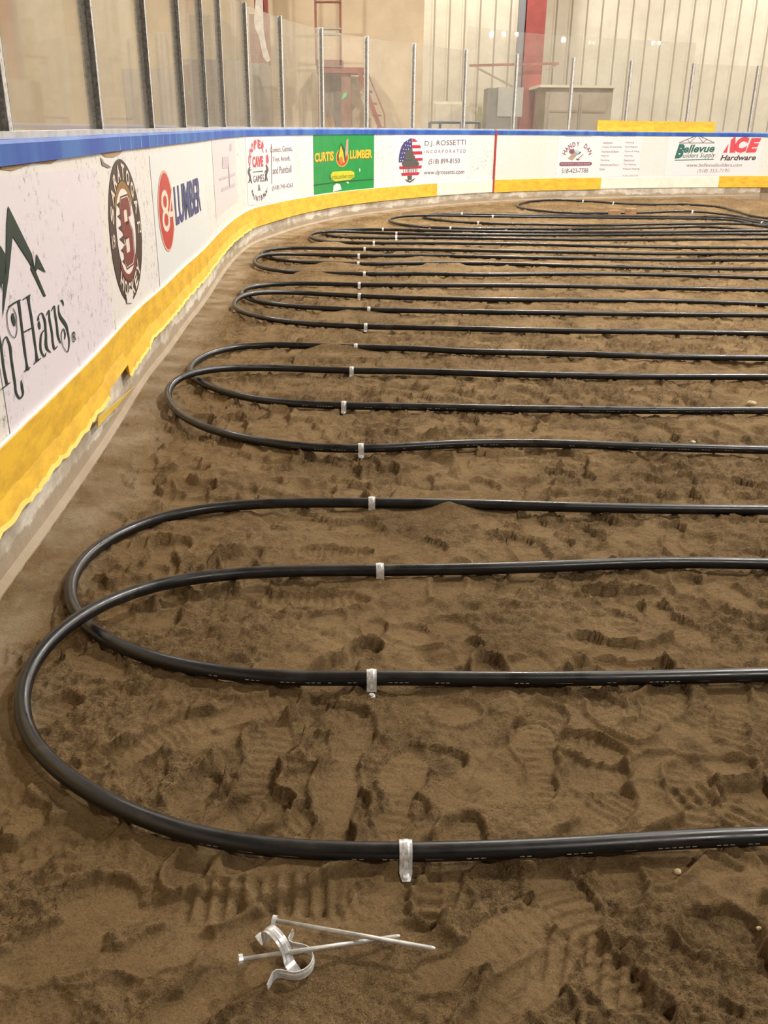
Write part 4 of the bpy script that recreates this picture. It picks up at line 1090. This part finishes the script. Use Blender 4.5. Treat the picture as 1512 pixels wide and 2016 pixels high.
# ------------------------------------------------------------------ loose spikes and straps in front
def spike(name, a, b, label, hz):
    A_ = G(a[0], a[1], hz[0]); B_ = G(b[0], b[1], hz[1]); d = B_ - A_; L = np.linalg.norm(d); print('SPIKE', L)
    r = empty(name, A_); q = Vector(d).to_track_quat('X', 'Z'); r.rotation_mode = 'QUATERNION'; r.rotation_quaternion = q
    MB().bar((0.002, 0, 0), (L - .006, 0, 0), .0040, 12).build('shank', M['spike'], r, True)
    MB().bar((-.004, 0, 0), (.003, 0, 0), .0088, 14).build('head', M['galv'], r)
    MB().bar((L - .006, 0, 0), (L, 0, 0), .0040, 12, .0026).build('tip', M['spike'], r)
    tag(r, label, 'spike', 'loose long spikes on the sand'); return r
spike('long_spike', (541,1812), (857,1868), 'long pale steel spike lying on top, its head at the upper left', (.030, .030))
spike('long_spike', (474,1889), (787,1843), 'long pale steel spike lying beneath the other, its head at the lower left', (.044, .010))
loose = strap_mesh('loose_strap', omega(.0285, .029, .024), .019, .0018, M['galv'])
def put(px, py, z, ang, tilt, roll, label):
    o = bpy.data.objects.new('pipe_strap', loose); COL.objects.link(o); g = G(px, py, z)
    o.location = g; o.rotation_euler = (tilt, roll, ang); tag(o, label, 'pipe strap', 'loose metal straps on the sand'); return o
put(544, 1857, .034, -2.35, .0, .12, 'loose metal pipe strap standing upright as an arch, left of its twin')
put(584, 1893, .016, -.22, .05, 1.5, 'loose metal pipe strap fallen on its side below the arched one')

# ------------------------------------------------------------------ small things on the sand
def block(px0, px1, py, hgt, dep, label):
    a = G(px0, py, .0); b = G(px1, py, .0)
    mb = MB(); z = sand_z((a[0]+b[0])/2, a[1]) - .004; mb.box((a[0], a[1], z), (b[0], a[1] + dep, z + hgt))
    o = mb.build('wood_block', M['wood']); bv = o.modifiers.new('b', 'BEVEL'); bv.width = .006; tag(o, label, 'wood block', 'wood blocks lying by the far curb'); return o
block(1199, 1221, 424.5, .09, .09, 'brown wood block lying by the far curb, left one of two')
block(1232, 1252, 424.5, .11, .09, 'brown wood block lying by the far curb, right one of two')
def pebble(px, py, r, mat, label, grp=None):
    g = G(px, py, 0); z = sand_z(g[0], g[1]) + r * .35; rr = random.Random(px); V = []; Fc = []; n, m_ = 10, 6
    for i in range(m_ + 1):
        th = math.pi * i / m_
        for k in range(n):
            ph = 2*math.pi*k/n; q = r * rr.uniform(.85, 1.12)
            V.append((g[0] + q*1.2*math.sin(th)*math.cos(ph), g[1] + q*math.sin(th)*math.sin(ph), z + q*.7*math.cos(th)))
    Fc = [(i*n+k, i*n+(k+1) % n, (i+1)*n+(k+1) % n, (i+1)*n+k) for i in range(m_) for k in range(n)]
    o = mesh('pebble', V, Fc, mat, None, True); tag(o, label, 'pebble'); return o
pebble(1479, 796, .022, M['stone'], 'small yellow stone on the sand at the right, above the second pair of loops')
pebble(1364, 874, .010, M['chip'], 'tiny white chip behind the front run of the third pipe loop')
pebble(1495, 1827, .005, M['stone'], 'tiny pale pebble at the lower right of the sand')
pebble(1334, 1712, .007, M['stone'], 'small tan pebble in front of the nearest pipe at the right')

# ------------------------------------------------------------------ things behind the boards
def bp(px, py, y): return B(px, py, y)
def bbox(px0, px1, y0, y1, yd, dep):    # box on the hall floor seen between photo lines
    a = bp(px0, y1, yd); b = bp(px1, y0, yd); zf = -.12
    return (a[0], yd, zf), (b[0], yd + dep, b[2])
# red steel column right
yc = 22.8
a = bp(1020, 250, yc); b = bp(1060, 250, yc)
r = empty('steel_column', ((a[0]+b[0])/2, yc, -.12)); r_o = np.array(r.location)
xa, xb = a[0] + .03, b[0] - .01
mb = MB(r_o).box((xa, yc, -.12), (xb, yc + .03, 9.2)).box((xa, yc + .4, -.12), (xb, yc + .43, 9.2)).box(((xa+xb)/2-.02, yc+.03, -.12), ((xa+xb)/2+.02, yc + .4, 9.2))
mb.build('beam', M['red'], r)
MB(r_o).box((xa - .16, yc + .05, 1.2 + .9), (xa - .02, yc + .25, 4.6)).build('side_conduit', ink('blue_grey_duct', 120, 122, 128), r)
tag(r, 'tall red steel column against the ribbed ivory wall, right of the grey box', 'column')
# bracket on the column
r = empty('wall_bracket', bp(1010, 128, 22.5)); r_o = np.array(r.location)
p1, p2, p3, p4 = bp(924, 129, 22.5), bp(1100, 125, 22.5), bp(1000, 168, 22.5), bp(1076, 138, 22.5)
MB(r_o).bar(p1, p2, .035, 4).build('arm', M['reddull'], r)
MB(r_o).bar(bp(938, 133, 22.5), bp(1012, 172, 22.5), .028, 4).build('brace', M['taupe'], r)
MB(r_o).bar(p2, p4, .025, 4).build('brace', M['taupe'], r)
tag(r, 'long thin dull red arm with slanting brace crossing the red column', 'bracket')
# grey box on stand
yd = 20.6
a_, b_ = bbox(958, 1031, 172, 229, yd, .9)
lz = bp(958, 229, yd)[2]
r = empty('equipment_box', (a_[0], yd, -.12)); r_o = np.array(r.location); xm = bp(980, 200, yd)[0]
MB(r_o).box((xm, yd, lz), (b_[0], yd + .9, b_[2])).build('cabinet', M['boxgrey'], r)
MB(r_o).box((a_[0], yd + .04, lz), (xm - .001, yd + .86, b_[2] - .02)).build('left_side', M['boxdark'], r)  # left side of the box, coloured darker than the front
MB(r_o).box((a_[0], yd + .02, -.12), (b_[0] - .1, yd + .88, lz)).build('stand', M['boxdark'], r)
tag(r, 'light grey equipment box on a dark stand, left of the red column', 'equipment box')
# shed
yd = 21.2
a_, b_ = bbox(1070, 1208, 174, 250, yd, 1.6)
r = empty('storage_shed', (a_[0], yd, -.12)); r_o = np.array(r.location)
MB(r_o).box(a_, b_).build('wall', M['shed'], r)
t0 = bp(1065, 167, yd); t1 = bp(1212, 167, yd)
MB(r_o).box((t0[0] - .03, yd - .12, b_[2]), (t1[0], yd + 1.7, t0[2])).build('roof', M['whitebox'], r)
mid = bp(1143, 200, yd)[0]; zh = bp(1100, 219, yd)[2]
for x0, x1 in ((a_[0] + .08, mid - .04), (mid + .02, b_[0] - .12)):
    d = MB(r_o); d.box((x0, yd - .03, .0), (x1, yd - .001, b_[2] - .12)); dd = d.build('door', M['shed'], r)
    e = MB(r_o).box((x0 + .03, yd - .05, zh - .02), (x1 - .03, yd - .03, zh + .02)).build('cross_rail', M['taupe'], dd)
MB(r_o).box((mid - .035, yd - .045, 0), (mid + .015, yd - .001, b_[2] - .12)).build('door_post', M['taupe'], r)
tag(r, 'wide warm grey double-door storage shed with a pale flat roof, behind the end boards', 'shed')
# ivory cabinet and navy barrier, folding sign
yd = 21.6
a_, b_ = bbox(851, 925, 200, 250, yd, .6)
a_ = (max(a_[0], xt + .05), a_[1], a_[2])
r = empty('low_cabinet', (a_[0], yd, -.12)); r_o = np.array(r.location)
MB(r_o).box(a_, b_).build('body', M['whitebox'], r)
MB(r_o).box((a_[0] + .05, yd - .03, .3), ((a_[0]+b_[0])/2 - .02, yd - .001, b_[2] - .05)).build('door', M['whitebox'], r)
MB(r_o).box(((a_[0]+b_[0])/2 + .02, yd - .03, .3), (b_[0] - .05, yd - .001, b_[2] - .05)).build('door', M['whitebox'], r)
tag(r, 'low ivory cabinet against the ribbed wall, behind the flag house advert', 'cabinet')
def barrier(px0, px1, label):
    yd = 20.2; a = bp(px0, 241, yd); b = bp(px1, 241, yd); r = empty('barrier_rail', (a[0], yd, -.12)); r_o = np.array(r.location)
    MB(r_o).bar(a, b, .03, 8).build('top_rail', M['navy'], r)
    for t in (0, .33, 1) if px1 - px0 > 50 else (0, 1):
        p = a + (b - a) * t; MB(r_o).bar((p[0], yd, -.12), p, .028, 8).build('leg', M['navy'], r)
    tag(r, label, 'barrier', 'navy barriers behind the boards')
barrier(846, 908, 'navy tube barrier behind the boards, left one'); barrier(914, 944, 'short navy tube barrier behind the boards, right one')
yd = 20.4; r = empty('folding_sign', (bp(942, 250, yd)[0], yd, -.12)); r_o = np.array(r.location)
t0 = bp(945, 209, yd); l0 = bp(934, 240, yd); r0 = bp(953, 240, yd)
for k, dy in enumerate((0, .35)):
    V = [(l0[0], yd - dy*.6 + .2, l0[2] - .5), (r0[0], yd - dy*.6 + .2, l0[2] - .5), (t0[0] + .05, yd + .02 - dy*.02, t0[2]), (t0[0] - .03, yd + .02 - dy*.02, t0[2])]
    V += [(x, y + .02, z) for x, y, z in V]
    mb = MB(r_o); mb.add(V, [(0,1,2,3),(7,6,5,4),(0,4,5,1),(1,5,6,2),(2,6,7,3),(3,7,4,0)]); mb.build('panel', M['olive'], r)
tag(r, 'olive green folding floor sign beside the grey equipment box', 'sign')
# red stair and frame against the tan wall
yd = 20.6
r = empty('steel_stair', (bp(680, 250, yd)[0], yd, -.12)); r_o = np.array(r.location)
def bx(px0, px1, py0, py1, dep, yy=yd):
    a = bp(px0, py1, yy); b = bp(px1, py0, yy); return (a[0], yy, a[2]), (b[0], yy + dep, b[2])
MB(r_o).box(*bx(623, 674, 118, 134, .7)).build('kick_panel', M['reddull'], r)
MB(r_o).box(*bx(623, 724, 133, 143, .8)).build('platform', M['red'], r)
q = bx(672, 690, 143, 250, .14); MB(r_o).box((q[0][0], yd + .1, -.12), (q[1][0], yd + .24, q[1][2])).build('leg', M['reddull'], r)
q = bx(626, 632, 143, 250, .1); MB(r_o).box((q[0][0], yd + .1, -.12), (q[1][0], yd + .18, q[1][2])).build('leg', M['reddull'], r)
MB(r_o).bar(bp(636, 190, yd + .1), bp(655, 262, yd + .1), .02, 6).build('brace', M['reddull'], r)
for dy in (0, .6):
    MB(r_o).bar(bp(708, 142, yd + dy), bp(752, 262, yd + dy), .06, 4).build('stringer', M['red'], r)
    p0, p1_, p2_, p3_ = bp(722, 138, yd + dy), bp(757, 224, yd + dy), bp(759, 262, yd + dy), bp(728, 142, yd + dy)
    MB(r_o).bar(p0, p1_, .018, 6).bar(p1_, p2_, .018, 6).build('handrail', M['reddull'], r)
for k in range(5):
    t = (k + .5) / 5; a = bp(708, 142, yd) * (1 - t) + bp(752, 262, yd) * t
    MB(r_o).box((a[0] - .06, yd, a[2] - .02), (a[0] + .12, yd + .6, a[2] + .01)).build('tread', M['reddull'], r)
ztop = 4.4
for px in (622.5, 670.5):
    a = bp(px, 118, yd); MB(r_o).box((a[0] - .022, yd, a[2] - .1), (a[0] + .022, yd + .05, ztop)).build('upright', M['reddull'], r)
for py in (4, 57, 68):
    a, b = bp(622, py, yd), bp(671, py, yd); MB(r_o).bar(a, b, .022, 6).build('cross_bar', M['boxgrey'] if py > 50 else M['reddull'], r)
q = bx(634, 671, 146, 250, .03, yd + .5); MB(r_o).box((q[0][0], yd + .5, -.12), q[1]).build('back_panel', M['taupe'], r)
pg = [bp(672, 197, yd + .09), bp(676, 184, yd + .09), bp(683, 180, yd + .09), bp(682, 190, yd + .09)]
mb = MB(r_o); mb.add(pg + [p - np.array([0, .006, 0]) for p in pg], [(3,2,1,0),(4,5,6,7),(0,1,5,4),(1,2,6,5),(2,3,7,6),(3,0,4,7)]); mb.build('green_tape', M['green_tape'], r)
tag(r, 'red steel stair and platform with a tall open frame against the tan wall', 'stair')
# patched red column left, with taupe casing
yd = 20.4
r = empty('steel_column', (bp(513, 250, yd)[0], yd, -.12)); r_o = np.array(r.location)
q = bx(496, 530, 30, 126, .3); MB(r_o).box((q[0][0], yd + .02, q[0][2]), (q[1][0], yd + .3, q[1][2])).build('sleeve', M['reddull'], r)
q2 = bx(503, 527, 0, 30, .25); MB(r_o).box((q2[0][0], yd + .06, q[1][2]), (q2[1][0], yd + .26, 9.2)).build('beam', M['red'], r)
P4 = [bp(x, y, yd + .0) for x, y in [(503,0),(517,0),(519,60),(524,90),(532,118),(526,123),(518,112),(509,70),(502,55),(500,40)]]
mb = MB(r_o); nP = len(P4); mb.add(P4 + [p + np.array([0, .03, 0]) for p in P4], [tuple(range(nP)), tuple(range(2*nP-1, nP-1, -1))] + [(i, (i+1) % nP, nP+(i+1) % nP, nP+i) for i in range(nP)])
mb.build('foam_patch', M['foam'], r)
q = bx(490, 531, 126, 250, .5); MB(r_o).box((q[0][0], yd, -.12), (q[1][0], yd + .5, q[1][2])).build('casing', M['taupe'], r)
tag(r, 'red steel column with white foam patch, standing in a taupe casing', 'column')
# taupe cabinets behind the left panels
for (p0, p1, py, yy, lab) in [(362, 486, 118, 19.4, 'wide taupe steel cabinet behind the shield panels, left of the patched red column'), (250, 352, 137, 17.6, 'taupe steel cabinet behind the shield panels above the round emblem')]:
    a = bp(p0, 250, yy); b = bp(p1, py, yy); r = empty('storage_cabinet', (a[0], yy, -.12)); r_o = np.array(r.location)
    MB(r_o).box((a[0], yy, -.12), (b[0], yy + .7, b[2])).build('body', M['taupe'], r)
    nd = 3 if p1 - p0 > 110 else 2; wd_ = (b[0] - a[0]) / nd
    for k in range(nd):
        MB(r_o).box((a[0] + k*wd_ + .02, yy - .02, .1), (a[0] + (k+1)*wd_ - .02, yy - .001, b[2] - .05)).build('door', M['taupe'], r)
    tag(r, lab, 'cabinet')
bpy.context.view_layer.update()
